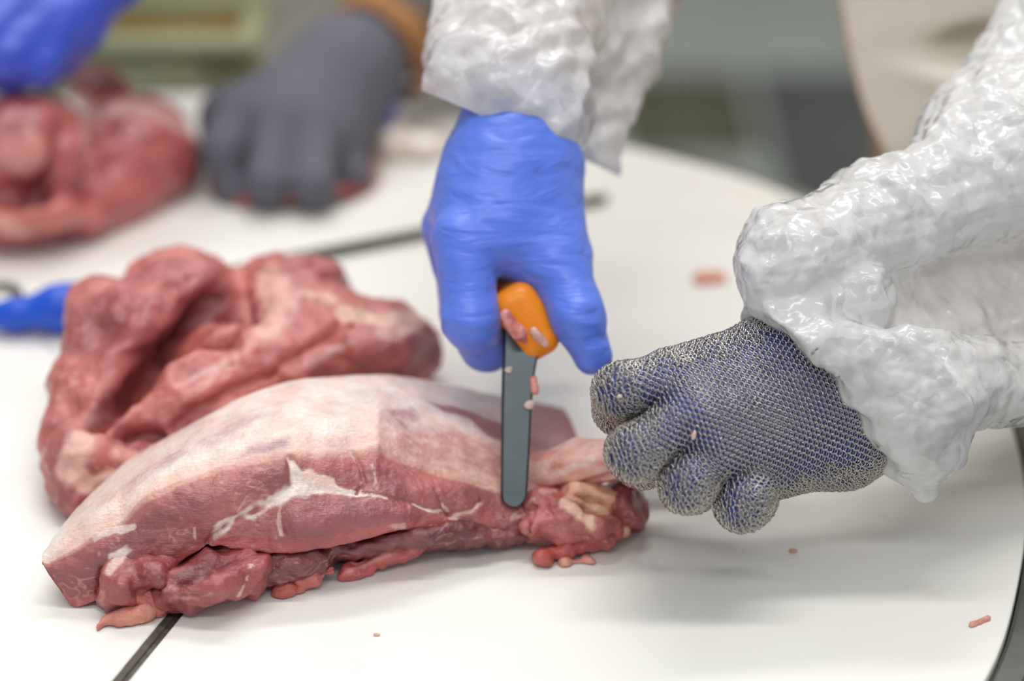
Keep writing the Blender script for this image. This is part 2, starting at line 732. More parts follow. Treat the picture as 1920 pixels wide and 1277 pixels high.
M['shirt'] = plain('white work coat', S(206, 204, 196), 0.8, 0, 0.06, 30)
M['skin'] = plain('skin', S(205, 160, 138), 0.5, 0, 0.05, 60, sss=0.2)
M['orange'] = plain('orange knife handle', S(242, 140, 0), 0.36, 0, 0.06, 60, 0.1, 300)
M['steel'] = plain('knife blade steel', S(84, 90, 94), 0.32, 1.0, 0.06, 90)
M['rod'] = plain('dark steel rod', S(104, 104, 98), 0.45, 0.6, 0.1, 200)
M['blue_handle'] = plain('bright blue plastic', S(18, 82, 205), 0.35, 0, 0.08, 60)
M['floor'] = plain('grey green floor', S(154, 159, 152), 0.45, 0, 0.12, 3, 0.1, 60)
M['wall'] = plain('white wall panel', S(222, 222, 214), 0.5, 0, 0.03, 4)
M['mat'] = plain('dark grey shade slab', S(84, 86, 84), 0.7, 0, 0.1, 20)  # shade tone for the slab added on the floor
M['olive_patch'] = plain('dark olive bar patch', S(92, 92, 70), 0.6, 0.3, 0.1, 40)  # darker olive than the floor around it
M['crate'] = plain('olive yellow plastic', S(176, 148, 84), 0.5, 0, 0.08, 10)
M['crate_rim'] = plain('pale green plastic rim', S(186, 188, 150), 0.5, 0, 0.05, 10)


# ------------------------------------------------------------------ setting
def box(lo, hi):
    lo, hi = np.array(lo), np.array(hi)
    V = np.array([[(lo, hi)[i][0], (lo, hi)[j][1], (lo, hi)[k][2]] for i in (0, 1) for j in (0, 1) for k in (0, 1)])
    F = np.array([[0, 1, 3, 2], [4, 6, 7, 5], [0, 4, 5, 1], [2, 3, 7, 6], [0, 2, 6, 4], [1, 5, 7, 3]])
    return V, F


FLOOR_Z = -0.88
for nm, lo, hi, mt in (('floor', (-4, -2.5, FLOOR_Z - 0.1), (4, 8, FLOOR_Z), 'floor'),
                       ('wall_back', (-4, 8, FLOOR_Z - 0.1), (4, 8.1, 2.4), 'wall'),
                       ('wall_left', (-4.1, -2.5, FLOOR_Z - 0.1), (-4, 8.1, 2.4), 'wall'),
                       ('wall_right', (4, -2.5, FLOOR_Z - 0.1), (4.1, 8.1, 2.4), 'wall')):
    o = obj(nm, *box(lo, hi), M[mt], smooth=False)
    o['kind'] = 'structure'

# ---- round cutting table in three board segments with dark seams and a steel rim
TC, TR_ = np.array([-0.195, 1.133]), 0.467
table = thing('cutting_table', (TC[0], TC[1], FLOOR_Z), 'white cutting table with rounded edge, a dark seam and steel rim under the meat', 'table')
_TA = np.radians([-180, -60, -31.4, -23.4, -17.6, -2, 15, 37.4, 41.8, 45.2, 52, 75, 110, 150, 180])
_TD = np.array([0, 0.012, 0.0087, -0.001, -0.004, -0.008, -0.004, 0.0059, 0.0067, 0.0032, -0.009, -0.004, 0.012, 0.01, 0])


def rim_r(t):
    t = (t + math.pi) % (2 * math.pi) - math.pi
    return TR_ + sum(np.interp(t + o, _TA, _TD) for o in (-0.08, -0.04, 0, 0.04, 0.08)) / 5


NA = 360
ang = np.linspace(-math.pi, math.pi, NA + 1)[:-1]
disc = np.array([[TC[0] + rim_r(t) * math.cos(t), TC[1] + rim_r(t) * math.sin(t)] for t in ang])


def clip_poly(P, p0, n):
    out = []
    for i in range(len(P)):
        a, b = P[i], P[(i + 1) % len(P)]
        da, db = (a - p0) @ n, (b - p0) @ n
        if da >= 0:
            out.append(a)
        if da * db < 0:
            out.append(a + (b - a) * da / (da - db))
    return np.array(out)




sa0, sa1 = WZ(224, 1277)[:2], WZ(322, 1157)[:2]
kink = sa1 + nrm(sa1 - sa0) * 0.05                   # under the front joint the seam bends away to the left
end_l = WZ(50, 592)[:2]
da, da2 = nrm(sa1 - sa0), nrm(end_l - kink)
na, na2 = np.array([da[1], -da[0]]), np.array([da2[1], -da2[0]])        # to the right of the seam
G = 0.0034


def meet(p, d, q, e):
    t = np.linalg.solve(np.array([d, -e]).T, q - p)
    return p + d * t[0]


def outline_hit(p, d):
    n_ = np.array([d[1], -d[0]])
    q = [a + (b - a) * ((a - p) @ n_) / ((a - b) @ n_) for a, b in zip(disc, np.roll(disc, -1, 0)) if ((a - p) @ n_) * ((b - p) @ n_) < 0]
    return sorted(q, key=lambda w: (w - p) @ d)


G2 = 0.00015
left = clip_poly(clip_poly(disc, sa0 - na * G, -na), kink - na2 * G2, -na2)
pb_, pl_ = outline_hit(sa0 + na * G, da)[0], outline_hit(kink + na2 * G2, da2)[-1]
tb, tl = (math.atan2(*(p - TC)[::-1]) for p in (pb_, pl_))
arc = [disc[i] for i in range(NA) if tb < ang[i] < (tl if tl > tb else tl + 2 * math.pi)]
right = np.array([pb_] + arc + [pl_, meet(kink + na2 * G2, da2, sa0 + na * G, da)])
for P, ctr in ((right, np.array([0.0, 1.2])), (left, left.mean(0))):
    n = len(P)
    e_ = np.roll(P, -1, 0) - np.roll(P, 1, 0)
    nin = np.stack([-e_[:, 1], e_[:, 0]], 1) / np.linalg.norm(e_, axis=1)[:, None]
    sh = lambda d: P + nin * d
    lv = [(sh(0.0012), 0.0), (sh(0.0003), -0.0005), (P, -0.0015), (P, -0.028)]
    V = np.concatenate([np.c_[q, np.full(n, z)] for q, z in lv])
    F = [list(range(n)), list(range(3 * n, 4 * n))[::-1]]
    for r_ in range(3):
        for i in range(n):
            j = (i + 1) % n
            F.append([r_ * n + i, (r_ + 1) * n + i, (r_ + 1) * n + j, r_ * n + j])
    obj('board', V, F, M['board'], table, smooth=False)


def strip_between(name, a, b, n2, hw, z, mat):
    """a dark strip lying in a seam, slightly uneven on its edge."""
    m_ = 60
    rows = []
    for i in range(m_ + 1):
        t = i / m_
        p = a + (b - a) * t
        e1, e2 = hw * (1 + 0.05 * math.sin(i * 2.3)), hw * (1 + 0.1 * math.sin(i * 1.7 + 1))
        rows.append([(*(p - n2 * e1), z - 0.02), (*(p - n2 * e1), z - 0.0004), (*(p - n2 * e1 * 0.75), z), (*(p + n2 * e2 * 0.1), z),
                     (*(p + n2 * e2 * 0.2), z - 0.001), (*(p + n2 * e2), z - 0.0012), (*(p + n2 * e2), z - 0.02)])
    V = np.array(rows).reshape(-1, 3)
    k = 7
    F = [[i * k + j, (i + 1) * k + j, (i + 1) * k + j + 1, i * k + j + 1] for i in range(m_) for j in range(k - 1)]
    return obj(name, V, F, mat, table, smooth=False)


strip_between('seam_strip', pb_ - na * G, kink, na, 0.0034, -0.0004, M['seam'])

prof = [(0.001, -0.03), (0.001, -0.004), (0.003, -0.002), (0.014, -0.002), (0.017, -0.005), (0.017, -0.045), (-0.05, -0.045), (-0.05, -0.03)]
V = np.array([[TC[0] + (rim_r(t) + r) * math.cos(t), TC[1] + (rim_r(t) + r) * math.sin(t), z] for t in ang for r, z in prof])
k = len(prof)
F = [[i * k + j, ((i + 1) % NA) * k + j, ((i + 1) % NA) * k + (j + 1) % k, i * k + (j + 1) % k] for i in range(NA) for j in range(k)]
obj('rim', V, F, M['rim'], table, smooth=False)


def tube(pts, r, n=16, caps=True):
    pts = [np.array(p, float) for p in pts]
    rr = r if hasattr(r, '__len__') else [r] * len(pts)
    V, F = [], []
    up = np.array([0, 0, 1.0])
    for i, p in enumerate(pts):
        d = pts[min(i + 1, len(pts) - 1)] - pts[max(i - 1, 0)]
        d /= np.linalg.norm(d)
        x = np.cross(d, up if abs(d[2]) < 0.95 else np.array([1.0, 0, 0]))
        x /= np.linalg.norm(x)
        y = np.cross(d, x)
        for j in range(n):
            t = 2 * math.pi * j / n
            V.append(p + rr[i] * (x * math.cos(t) + y * math.sin(t)))
    for i in range(len(pts) - 1):
        for j in range(n):
            F.append([i * n + j, i * n + (j + 1) % n, (i + 1) * n + (j + 1) % n, (i + 1) * n + j])
    if caps:
        F.append(list(range(n))[::-1])
        F.append([(len(pts) - 1) * n + j for j in range(n)])
    return np.array(V), F


V, F = tube([(TC[0], TC[1], FLOOR_Z + 0.02), (TC[0], TC[1], -0.045)], 0.06, 24)
obj('pedestal', V, F, M['rim'], table)
V, F = tube([(TC[0], TC[1], FLOOR_Z), (TC[0], TC[1], FLOOR_Z + 0.02), (TC[0], TC[1], FLOOR_Z + 0.03)], [0.3, 0.3, 0.1], 32)
obj('foot_plate', V, F, M['rim'], table)

# ------------------------------------------------------------------ meat
LEAN, LEAN2, DEEP = np.array(S(188, 104, 98)), np.array(S(165, 84, 84)), np.array(S(128, 52, 52))
FAT, FATW, PINK = np.array(S(236, 205, 190)), np.array(S(240, 226, 216)), np.array(S(216, 158, 146))
PURP, TALLOW, RAW = np.array(S(160, 108, 114)), np.array(S(232, 188, 158)), np.array(S(196, 96, 88))


def mixc(A, B, m):
    return A * (1 - m[:, None]) + np.asarray(B) * m[:, None]


def rgba(Cc):
    return np.c_[np.clip(Cc, 0, 1), np.ones(len(Cc))]


def lean_colour(V, f=28, a=LEAN, b=LEAN2, w=0.5, seed=0.0):
    n = fbm(V * f + seed, 4)
    c = mixc(np.tile(a, (len(V), 1)), b, ss(-0.35, 0.4, n))
    # thin pale marbling
    m = np.abs(noise(V * np.array([110, 210, 230]) + 3.3 + seed + 0.7 * noise(V * 150)[:, None]))
    g = ss(0.0, 0.3, noise(V * 48 + 21 + seed))
    c = mixc(c, PINK, (1 - ss(0.0, 0.10, m)) * w * g)
    return mixc(c, PINK, ss(0.34, 0.5, noise(V * np.array([260, 420, 420]) + seed)) * w)


def blob(name, groups, parent, h, mat, colour, lumps=0.0015, freq=50, base=None, paint=None, strokes=None, seed=0.0, flat=0.0006, smooth=2, fib=None, cut=1.0):
    f = Field(groups, h, 0.006)
    V, F = f.mesh(0, smooth)
    if strokes:
        tr = bvh(V, F)
        N = normals(V, F)
        for depth, pts in strokes:
            d = line_dist(V, line_on(tr, pts))
            V = V - N * (depth * np.exp(-d ** 2 * 0.9))[:, None]
    N = normals(V, F)
    V = V + N * (lumps * fbm(V * freq + seed, 4))[:, None]
    V = V + N * (lumps * 0.25 * fbm(V * freq * 3.1 + seed + 5, 3))[:, None]
    if parent is not None:                  # cut muscle: flat facets with soft creases
        V = V + N * (cut * (0.007 * facets(V, 42, seed + 1, 5) + 0.0025 * facets(V, 110, seed + 2, 5)))[:, None]
        V = relax(V, F, 1)
    if fib:
        d_, am, fa, fx = fib
        al = V @ d_
        Q = (V - al[:, None] * d_) * fx + (al * fa)[:, None] * d_ + 0.6 * noise(V * 30)[:, None]
        V = V + N * (am * (0.5 - 2 * np.abs(noise(Q + seed))) + am * 0.4 * noise(Q * 2.3 + seed))[:, None]
    keep = (V[F][:, :, 2] > flat).any(1)
    V, F = compact(V, F[keep])
    N = normals(V, F)
    V[:, 2] = np.maximum(V[:, 2], flat)
    Cc = lean_colour(V, seed=seed) if colour is None else colour(V, N)
    if paint:
        tr = bvh(V, F)
        Cc = paint(V, N, tr, Cc)
    o = obj(name, V, F, mat, parent, base=base, col=rgba(Cc))
    return o


# ---- the front joint
def rail(pts, x):
    P = np.array(pts, float)
    return np.stack([np.interp(x, P[:, 0], P[:, c]) for c in (1, 2)], 1)


T_ = [(78, 1045, .952), (105, 1010, .962), (150, 965, .972), (200, 925, .982), (260, 880, .992), (330, 843, 1.0), (400, 802, 1.008), (470, 770, 1.015),
      (560, 747, 1.022), (650, 740, 1.03), (720, 740, 1.036), (790, 750, 1.042), (860, 765, 1.047), (930, 788, 1.052), (1000, 810, 1.055), (1065, 831, 1.057), (1085, 850, 1.05), (1100, 890, 1.03)]
R_ = [(78, 1050, .95), (88, 1058, .949), (162, 1017, .952), (227, 982, .956), (267, 942, .96), (345, 908, .966), (415, 881, .971), (476, 860, .975), (537, 851, .978),
      (600, 851, .982), (662, 847, .988), (710, 838, .993), (737, 857, .994), (792, 878, .998), (840, 895, 1.0), (909, 912, 1.005), (940, 923, 1.006), (1000, 925, 1.01), (1065, 930, 1.012), (1100, 935, 1.015)]
L_ = [(78, 1056, .949), (88, 1075, .947), (110, 1105, .945), (134, 1140, .943), (165, 1137, .943), (190, 1122, .944), (230, 1112, .945), (300, 1078, .949), (389, 1022, .952), (450, 1030, .953), (520, 1038, .953),
      (600, 1028, .957), (680, 1010, .962), (751, 992, .97), (868, 986, .985), (930, 1000, .988), (992, 1006, .992), (1065, 1010, .997), (1100, 1010, 1.0)]
NS = 430
xs = np.linspace(78.5, 1098, NS)


def sm(A, w=7):
    k_ = np.hanning(w + 2)[1:-1]
    k_ /= k_.sum()
    P = np.concatenate([A[:1].repeat(w // 2, 0), A, A[-1:].repeat(w // 2, 0)])
    return np.stack([np.convolve(P[:, c], k_, 'valid') for c in range(A.shape[1])], 1)


rT, rR, rL = sm(rail(T_, xs), 21), sm(rail(R_, xs), 5), sm(rail(L_, xs), 7)
rR[:, 0] += 4.0 * noise(np.c_[xs / 26, xs * 0 + 0.4, xs * 0 + 4.2])
rL[:, 0] += 7.0 * noise(np.c_[xs / 26, xs * 0 + 0.3, xs * 0 + 1.2])
sec = []
for i, x in enumerate(xs):
    t, r, l = (W(x, q[i, 0], q[i, 1]) for q in (rT, rR, rL))
    wf = min(1.0, (x - 78) / 130, (1102 - x) / 40) ** 0.7
    k3 = t + wf * np.array([0, 0.055, -t[2]])
    k2 = t + wf * np.array([0, 0.056, -t[2] * 0.45])
    k1 = t + np.array([0, 0.032 * wf, -0.006 * wf])
    ctl = [k3, k2, k1, t, r]
    mid = (t + r) / 2 + np.array([0, -0.002, 0.0045]) * wf
    ctl = [k3, k2, k1, t, mid, r]
    pts = []
    cc = [2 * ctl[0] - ctl[1]] + ctl + [2 * ctl[-1] - ctl[-2]]
    for s_, n_ in zip(range(1, len(cc) - 2), (10, 14, 14, 18, 18)):
        p0, p1, p2, p3 = cc[s_ - 1:s_ + 3]
        for u_ in np.linspace(0, 1, n_, endpoint=False):
            pts.append(0.5 * (2 * p1 + (p2 - p0) * u_ + (2 * p0 - 5 * p1 + 4 * p2 - p3) * u_ ** 2 + (3 * p1 - p0 - 3 * p2 + p3) * u_ ** 3))
    for u_ in np.linspace(0, 1, 64, endpoint=False):
        pts.append(r * (1 - u_) + l * u_ + np.array([0, -0.005, 0.001]) * math.sin(math.pi * u_) * wf)
    uu = l + np.array([0, 0.028, -0.004]) * wf
    uu[2] = max(uu[2], 0.0006)
    for u_ in np.linspace(0, 1, 14):
        pts.append(l * (1 - u_) + uu * u_)
    sec.append(pts)
sec = np.array(sec)
nu = sec.shape[1]
V1 = sec.reshape(-1, 3)
ii, jj = np.meshgrid(np.arange(NS - 1), np.arange(nu - 1), indexing='ij')
F1 = np.stack([ii * nu + jj, ii * nu + jj + 1, (ii + 1) * nu + jj + 1, (ii + 1) * nu + jj], -1).reshape(-1, 4)
iB = np.arange(NS - 1)
F1 = np.concatenate([F1, np.stack([iB * nu + nu - 1, iB * nu, (iB + 1) * nu, (iB + 1) * nu + nu - 1], 1)])
row = np.tile(np.arange(nu), NS)
jR = 74
px1 = np.repeat(xs, nu)
face = (row >= jR) & (row < jR + 64)
N1 = normals(V1, F1)
if (N1[(row == jR + 30)] @ FW).mean() > 0:
    F1 = F1[:, ::-1]
    N1 = -N1
tr1 = bvh(V1, F1)
top = 1 - ss(jR - 2, jR + 1, row.astype(float))
# relief
amp = np.where(face, 1.0, 0.45)
D1 = amp * (0.0022 * fbm(V1 * 45, 3) + 0.0006 * fbm(V1 * 260, 3))
MUSC = [(905, 917), (840, 893), (790, 872), (740, 852), (712, 838), (735, 829), (690, 822), (742, 812), (715, 803), (790, 801), (850, 806), (985, 850), (985, 915)]
GRO = [(0.0022, [(545, 860, 7), (552, 905, 8), (500, 948, 9), (440, 975, 8), (400, 1005, 6), (388, 1020, 5)]),
       (0.0014, [(665, 851, 4), (676, 875, 4), (684, 905, 4), (669, 925, 4)]),
       (0.0014, [(813, 923, 4), (830, 950, 5), (842, 964, 5), (882, 960, 4), (902, 940, 4)]),
       (0.001, [(600, 916, 6), (645, 926, 5), (703, 930, 4), (755, 940, 4), (806, 957, 4), (842, 966, 5)]),
       (0.0012, [(842, 966, 4), (892, 985, 5), (930, 998, 5)]),
       (0.0025, [(193, 1069, 8), (190, 1100, 8), (182, 1130, 8)]),
       (0.0012, [(533, 947, 4), (524, 982, 4), (533, 999, 4)])]
for dep, pts in GRO:
    D1 -= dep * np.exp(-line_dist(V1, line_on(tr1, pts)) ** 2)
D1 += 0.003 * np.exp(-line_dist(V1, line_on(tr1, [(300, 950, 40), (420, 920, 40), (520, 885, 25)])) ** 2)
D1 += 0.0035 * np.exp(-line_dist(V1, line_on(tr1, [(560, 985, 30), (680, 965, 32), (760, 968, 18)])) ** 2)
D1 += 0.002 * np.exp(-line_dist(V1, line_on(tr1, [(740, 915, 22), (860, 935, 25)])) ** 2)
V1 = V1 + N1 * D1[:, None]
# colour
VW = warp(V1, 0.0022)
lean = lean_colour(V1, 30, S(174, 98, 95), S(146, 76, 80), 0.6)
nz1 = fbm(V1 * 60 + 5, 3)
topc = mixc(np.tile(FATW, (len(V1), 1)), FAT, ss(-0.3, 0.5, nz1))
topc = mixc(topc, S(232, 196, 180), ss(jR - 14, jR - 3, row.astype(float)) * 0.8)
musc = patch_on(tr1, MUSC, VW, 0.006)
stri = noise(V1 * np.array([14, 330, 330])) + 0.4 * noise(V1 * np.array([30, 700, 700]))
topc = mixc(topc, mixc(np.tile(S(208, 152, 140), (len(V1), 1)), S(226, 186, 172), ss(-0.2, 0.4, stri)), musc)
back = ss(640, 860, px1) * (1 - ss(38, 50, row.astype(float)))
topc = mixc(topc, S(168, 104, 108), patch_on(tr1, [(800, 752), (870, 768), (945, 795), (990, 812), (985, 835), (950, 832), (905, 812), (880, 785), (830, 770)], VW, 0.002) * 0.9)
for poly, colr, w in (([(428, 866), (470, 838), (535, 822), (545, 836), (500, 852)], (164, 122, 132), 0.8),
                      ([(722, 768), (770, 764), (786, 785), (770, 803), (735, 798), (715, 785)], (170, 116, 120), 0.75),
                      ([(232, 915), (290, 868), (345, 838), (352, 850), (300, 884), (240, 925)], (196, 160, 164), 0.6),
                      ([(375, 828), (470, 775), (500, 778), (430, 822), (390, 845)], (208, 172, 172), 0.6),
                      ([(585, 840), (640, 818), (690, 812), (650, 842)], (206, 160, 158), 0.6),
                      ([(985, 800), (1098, 845), (1098, 930), (985, 930)], (186, 124, 128), 0.9)):
    k_ = patch_on(tr1, poly, VW, 0.003) * (0.55 + 0.45 * ss(-0.25, 0.15, fbm(V1 * np.array([90, 240, 240]) + 2, 3)))
    topc = mixc(topc, S(*colr), np.clip(k_, 0, 1) * w)
topc = mixc(topc, mixc(np.tile(S(190, 128, 130), (len(V1), 1)), S(150, 74, 84), 1 - ss(28, 42, row.astype(float))), ss(955, 1000, px1))
c1 = mixc(lean, topc, top)
c1 = mixc(c1, S(226, 178, 160), np.exp(-((row - jR) / 2.2) ** 2) * (1 - ss(40, 60, np.abs(px1 - 1080))) * 0 + np.exp(-((row - jR - 1) / 2.5) ** 2) * 0.75)
c1 = mixc(c1, S(204, 122, 112), np.exp(-((row - jR - 7) / 5.0) ** 2) * 0.5 * ss(0.0, 0.2, noise(V1 * 60 + 9) + 0.25))
FATL = [([(541, 858, 5), (556, 895, 15), (560, 912, 16), (525, 935, 14), (480, 955, 12), (440, 972, 10), (405, 998, 8), (391, 1018, 5)], FATW, 0.95),
        ([(560, 912, 18), (610, 915, 13), (655, 924, 6), (700, 930, 3), (755, 940, 2.5), (806, 957, 3), (842, 966, 4)], FATW, 0.9),
        ([(580, 895, 14), (620, 905, 9)], FAT, 0.9),
        ([(665, 849, 5), (676, 875, 3.5), (684, 905, 3), (669, 925, 3)], FAT, 0.8),
        ([(700, 870, 2.5), (703, 905, 2.5), (690, 930, 2.5)], FAT, 0.5),
        ([(813, 923, 3), (830, 950, 4), (842, 964, 6), (882, 960, 4), (902, 940, 4)], FAT, 0.8),
        ([(842, 966, 7), (892, 985, 5), (930, 1000, 5), (954, 1004, 4)], FAT, 0.85),
        ([(713, 978, 4), (748, 985, 9), (752, 990, 7)], FATW, 0.8),
        ([(533, 945, 4), (524, 978, 4), (531, 999, 4)], FAT, 0.7),
        ([(406, 916, 2), (398, 940, 2.5), (389, 962, 3), (372, 982, 2)], FAT, 0.55),
        ([(367, 988, 2.5), (368, 1012, 2.5)], FAT, 0.7),
        ([(740, 1035, 4), (530, 1040, 3)], FAT, 0.0),
        ([(195, 1070, 4), (214, 1047, 9), (238, 1032, 9), (230, 1048, 6)], FATW, 0.85),
        ([(180, 1010, 6), (230, 990, 8), (250, 985, 5)], FATW, 0.7),
        ([(985, 960, 5), (960, 975, 4), (975, 950, 3)], FAT, 0.4),
        ([(440, 960, 2), (470, 925, 2), (500, 905, 2)], FAT, 0.4),
        ([(870, 905, 3), (925, 915, 4), (940, 925, 3)], FAT, 0.6),
        ([(755, 905, 2), (770, 890, 2), (765, 920, 2)], FAT, 0.5)]
wob = 1 + 0.5 * noise(V1 * 170 + 3)
for pts, colr, w in FATL:
    c1 = mixc(c1, colr, (1 - ss(0.7, 1.25, line_dist(VW, line_on(tr1, pts)) * wob)) * w)
low = patch_on(tr1, [(540, 950), (660, 940), (760, 955), (800, 970), (700, 985), (560, 1000), (530, 985)], VW, 0.003)
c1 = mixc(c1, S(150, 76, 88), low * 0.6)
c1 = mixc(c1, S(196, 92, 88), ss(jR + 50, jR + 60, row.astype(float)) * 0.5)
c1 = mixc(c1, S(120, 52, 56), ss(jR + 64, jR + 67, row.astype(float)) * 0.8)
V1[:, 2] = np.maximum(V1[:, 2], 0.0006)
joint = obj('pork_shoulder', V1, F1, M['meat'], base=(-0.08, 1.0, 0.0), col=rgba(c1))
tag(joint, 'long cut of raw pork with white fat cap, being cut by the knife', 'meat')


def redder(a, b):
    return lambda V, N: lean_colour(V, 40, np.array(S(*a)), np.array(S(*b)), 0.5)


def fatline(items):
    def f(V, N, tr, Cc):
        wb = 1 + 0.5 * noise(V * 170 + 3)
        for pts, colr, w in items:
            Cc = mixc(Cc, np.asarray(colr), (1 - ss(0.7, 1.3, line_dist(warp(V), line_on(tr, pts)) * wb)) * w)
        return Cc
    return f


h1 = 0.0011
blob('muscle_lump', [(0.004, [ell((392, 1084, .951), 104, 50, .026, -14), ell((455, 1072, .954), 52, 44, .02, -22), ell((345, 1108, .949), 58, 42, .02, -5), ell((420, 1045, .958), 60, 24, .018, -10)])], joint, h1, M['meat'],
     redder((170, 82, 80), (138, 58, 62)), 0.0045, 48,
     paint=fatline([([(448, 1118, 3), (462, 1085, 4), (470, 1062, 4)], FAT, 0.7), ([(330, 1120, 4), (370, 1125, 3), (400, 1110, 3)], PINK, 0.6), ([(300, 1060, 4), (330, 1045, 4)], PINK, 0.5),
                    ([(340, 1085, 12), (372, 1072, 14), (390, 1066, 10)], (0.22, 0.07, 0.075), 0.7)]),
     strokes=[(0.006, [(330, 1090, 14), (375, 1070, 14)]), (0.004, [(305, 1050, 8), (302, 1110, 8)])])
blob('muscle_lump', [(0.004, [ell((245, 1092, .949), 54, 50, .022, 20), ell((292, 1070, .953), 46, 44, .02, -20), ell((262, 1132, .945), 62, 20, .014, -6), ell((215, 1120, .947), 30, 34, .014)])], joint, h1, M['meat'],
     redder((174, 90, 86), (144, 64, 66)), 0.0045, 50, paint=fatline([([(205, 1072, 8), (220, 1052, 10), (238, 1042, 6)], FAT, 0.8)]), seed=4)
blob('meat_flap', [(0.003, [C(Bd(243, 1120, .010), Bd(288, 1135, .006), 6, 16), C(Bd(283, 1112, .011), Bd(298, 1142, .004), 12, 14)])], joint, 0.0009, M['meat'],
     redder((204, 112, 100), (182, 84, 78)), 0.0012, 80, seed=2)
blob('meat_flap', [(0.003, [C(Bd(184, 1174, .002), Bd(198, 1164, .002), 9, 6), C(Bd(203, 1160, .003), Bd(275, 1148, .004), 8, 16), C(Bd(225, 1164, .002), Bd(262, 1160, .002), 9, 8)])], joint, 0.0008, M['meat'],
     redder((214, 140, 122), (196, 112, 100)), 0.0016, 110, seed=6)
blob('muscle_lump', [(0.006, [ell((700, 1015, .992), 230, 34, .03, -9), ell((540, 1060, .968), 90, 42, .022, -14), ell((880, 1005, 1.004), 130, 28, .03, -3)])], joint, h1, M['meat'],
     redder((134, 66, 70), (100, 40, 45)), 0.002, 60, seed=8)
blob('meat_flap', [(0.003, [C(Bd(538, 1098, .004), Bd(585, 1082, .006), 15, 13), C(Bd(585, 1082, .006), Bd(625, 1068, .008), 12, 9), C(Bd(530, 1108, .002), Bd(562, 1106, .002), 9, 8)])], joint, 0.0009, M['meat'],
     redder((204, 108, 98), (182, 84, 78)), 0.003, 90, seed=10, strokes=[(0.004, [(545, 1090, 4), (560, 1105, 4)])])
blob('meat_flap', [(0.003, [C(Bd(660, 1066, .005), Bd(762, 1018, .010), 17, 22), C(Bd(700, 1036, .010), Bd(772, 1002, .015), 14, 16), C(Bd(650, 1076, .003), Bd(690, 1068, .003), 10, 10)])], joint, 0.0009, M['meat'],
     redder((196, 92, 86), (172, 70, 70)), 0.003, 70, seed=12, paint=fatline([([(655, 1070, 4), (700, 1052, 5), (740, 1040, 3)], PINK, 0.6)]))
# shank end with the bone the gloved hand pulls on
blob('muscle_lump', [(0.005, [ell((1035, 965, 1.006), 62, 50, .026, 8), ell((1090, 990, 1.003), 80, 38, .022, -12), ell((1000, 985, 1.0), 30, 28, .02)])], joint, h1, M['meat'],
     redder((190, 106, 100), (164, 80, 80)), 0.0022, 60, seed=14,
     paint=fatline([([(985, 950, 4), (1000, 935, 4)], FAT, 0.6), ([(1060, 940, 14), (1095, 965, 16), (1110, 985, 10)], S(238, 200, 176), 0.85), ([(1020, 920, 8), (1060, 915, 8)], PINK, 0.8)]),
     strokes=[(0.005, [(993, 950, 4), (992, 1000, 5)]), (0.004, [(1075, 1000, 8), (1105, 1003, 8)])])
blob('fat_fold', [(0.004, [C((1085, 935, 1.006), (1165, 985, 1.002), 32, 24), C((1120, 925, 1.008), (1178, 965, 1.004), 24, 20)])], joint, h1, M['meat'],
     lambda V, N: mixc(np.tile(TALLOW, (len(V), 1)), S(220, 150, 124), ss(-0.2, 0.4, noise(V * np.array([60, 60, 200])))), 0.0018, 60, seed=16,
     strokes=[(0.004, [(1080, 930, 6), (1130, 945, 6), (1165, 975, 6)])])
blob('muscle_lump', [(0.004, [ell((1176, 950, 1.014), 36, 52, .024, -18)])], joint, h1, M['meat'], redder((158, 72, 72), (126, 48, 50)), 0.002, 60, seed=18)
blob('meat_flap', [(0.003, [C(Bd(1022, 1044, .004), Bd(1060, 1030, .006), 16, 14), C(Bd(1060, 1030, .006), Bd(1150, 1003, .008), 14, 22)])], joint, 0.0009, M['meat'],
     redder((196, 92, 84), (170, 68, 66)), 0.0022, 80, seed=20)
blob('meat_flap', [(0.002, [C(Bd(1062, 1054, .001), Bd(1092, 1050, .0012), 6, 5), C(Bd(1092, 1050, .0012), Bd(1112, 1055, .0008), 6, 3)])], joint, 0.0007, M['meat'],
     redder((232, 172, 150), (216, 140, 124)), 0.001, 120, seed=21)
blob('shank', [(0.008, [C((975, 905, 1.032), (1080, 874, 1.02), 50, 45), C((1080, 872, 1.02), (1215, 852, 1.006), 45, 38)])], joint, h1, M['meat'],
     lambda V, N: mixc(np.tile(S(240, 196, 180), (len(V), 1)), S(222, 152, 138), ss(-0.15, 0.35, noise(V * np.array([25, 160, 160]) + 4))), 0.0016, 50, seed=22, cut=0.25,
     paint=fatline([([(1000, 935, 10), (1080, 920, 9), (1160, 900, 9)], S(204, 112, 102), 0.7), ([(1040, 890, 8), (1110, 862, 8)], FATW, 0.5), ([(1090, 905, 5), (1160, 880, 5)], S(216, 130, 110), 0.6)]),
     strokes=[(0.003, [(1010, 925, 6), (1090, 908, 6), (1160, 890, 6)])])

# ---- the second cut behind it
CRV = [(0.034, [(405, 560, 20), (345, 610, 26), (290, 665, 26), (225, 735, 26), (178, 790, 20)]),
       (0.007, [(445, 640, 10), (400, 648, 10), (370, 640, 10)]),
       (0.009, [(190, 795, 12), (240, 810, 14), (300, 818, 10)]),
       (0.006, [(330, 800, 10), (360, 770, 12), (430, 730, 10), (520, 700, 8)]),
       (0.005, [(520, 690, 10), (600, 640, 10), (650, 610, 8)]),
       (0.004, [(455, 520, 10), (462, 600, 12), (440, 680, 12)]),
       (0.004, [(600, 560, 10), (640, 590, 10), (620, 640, 8)])]


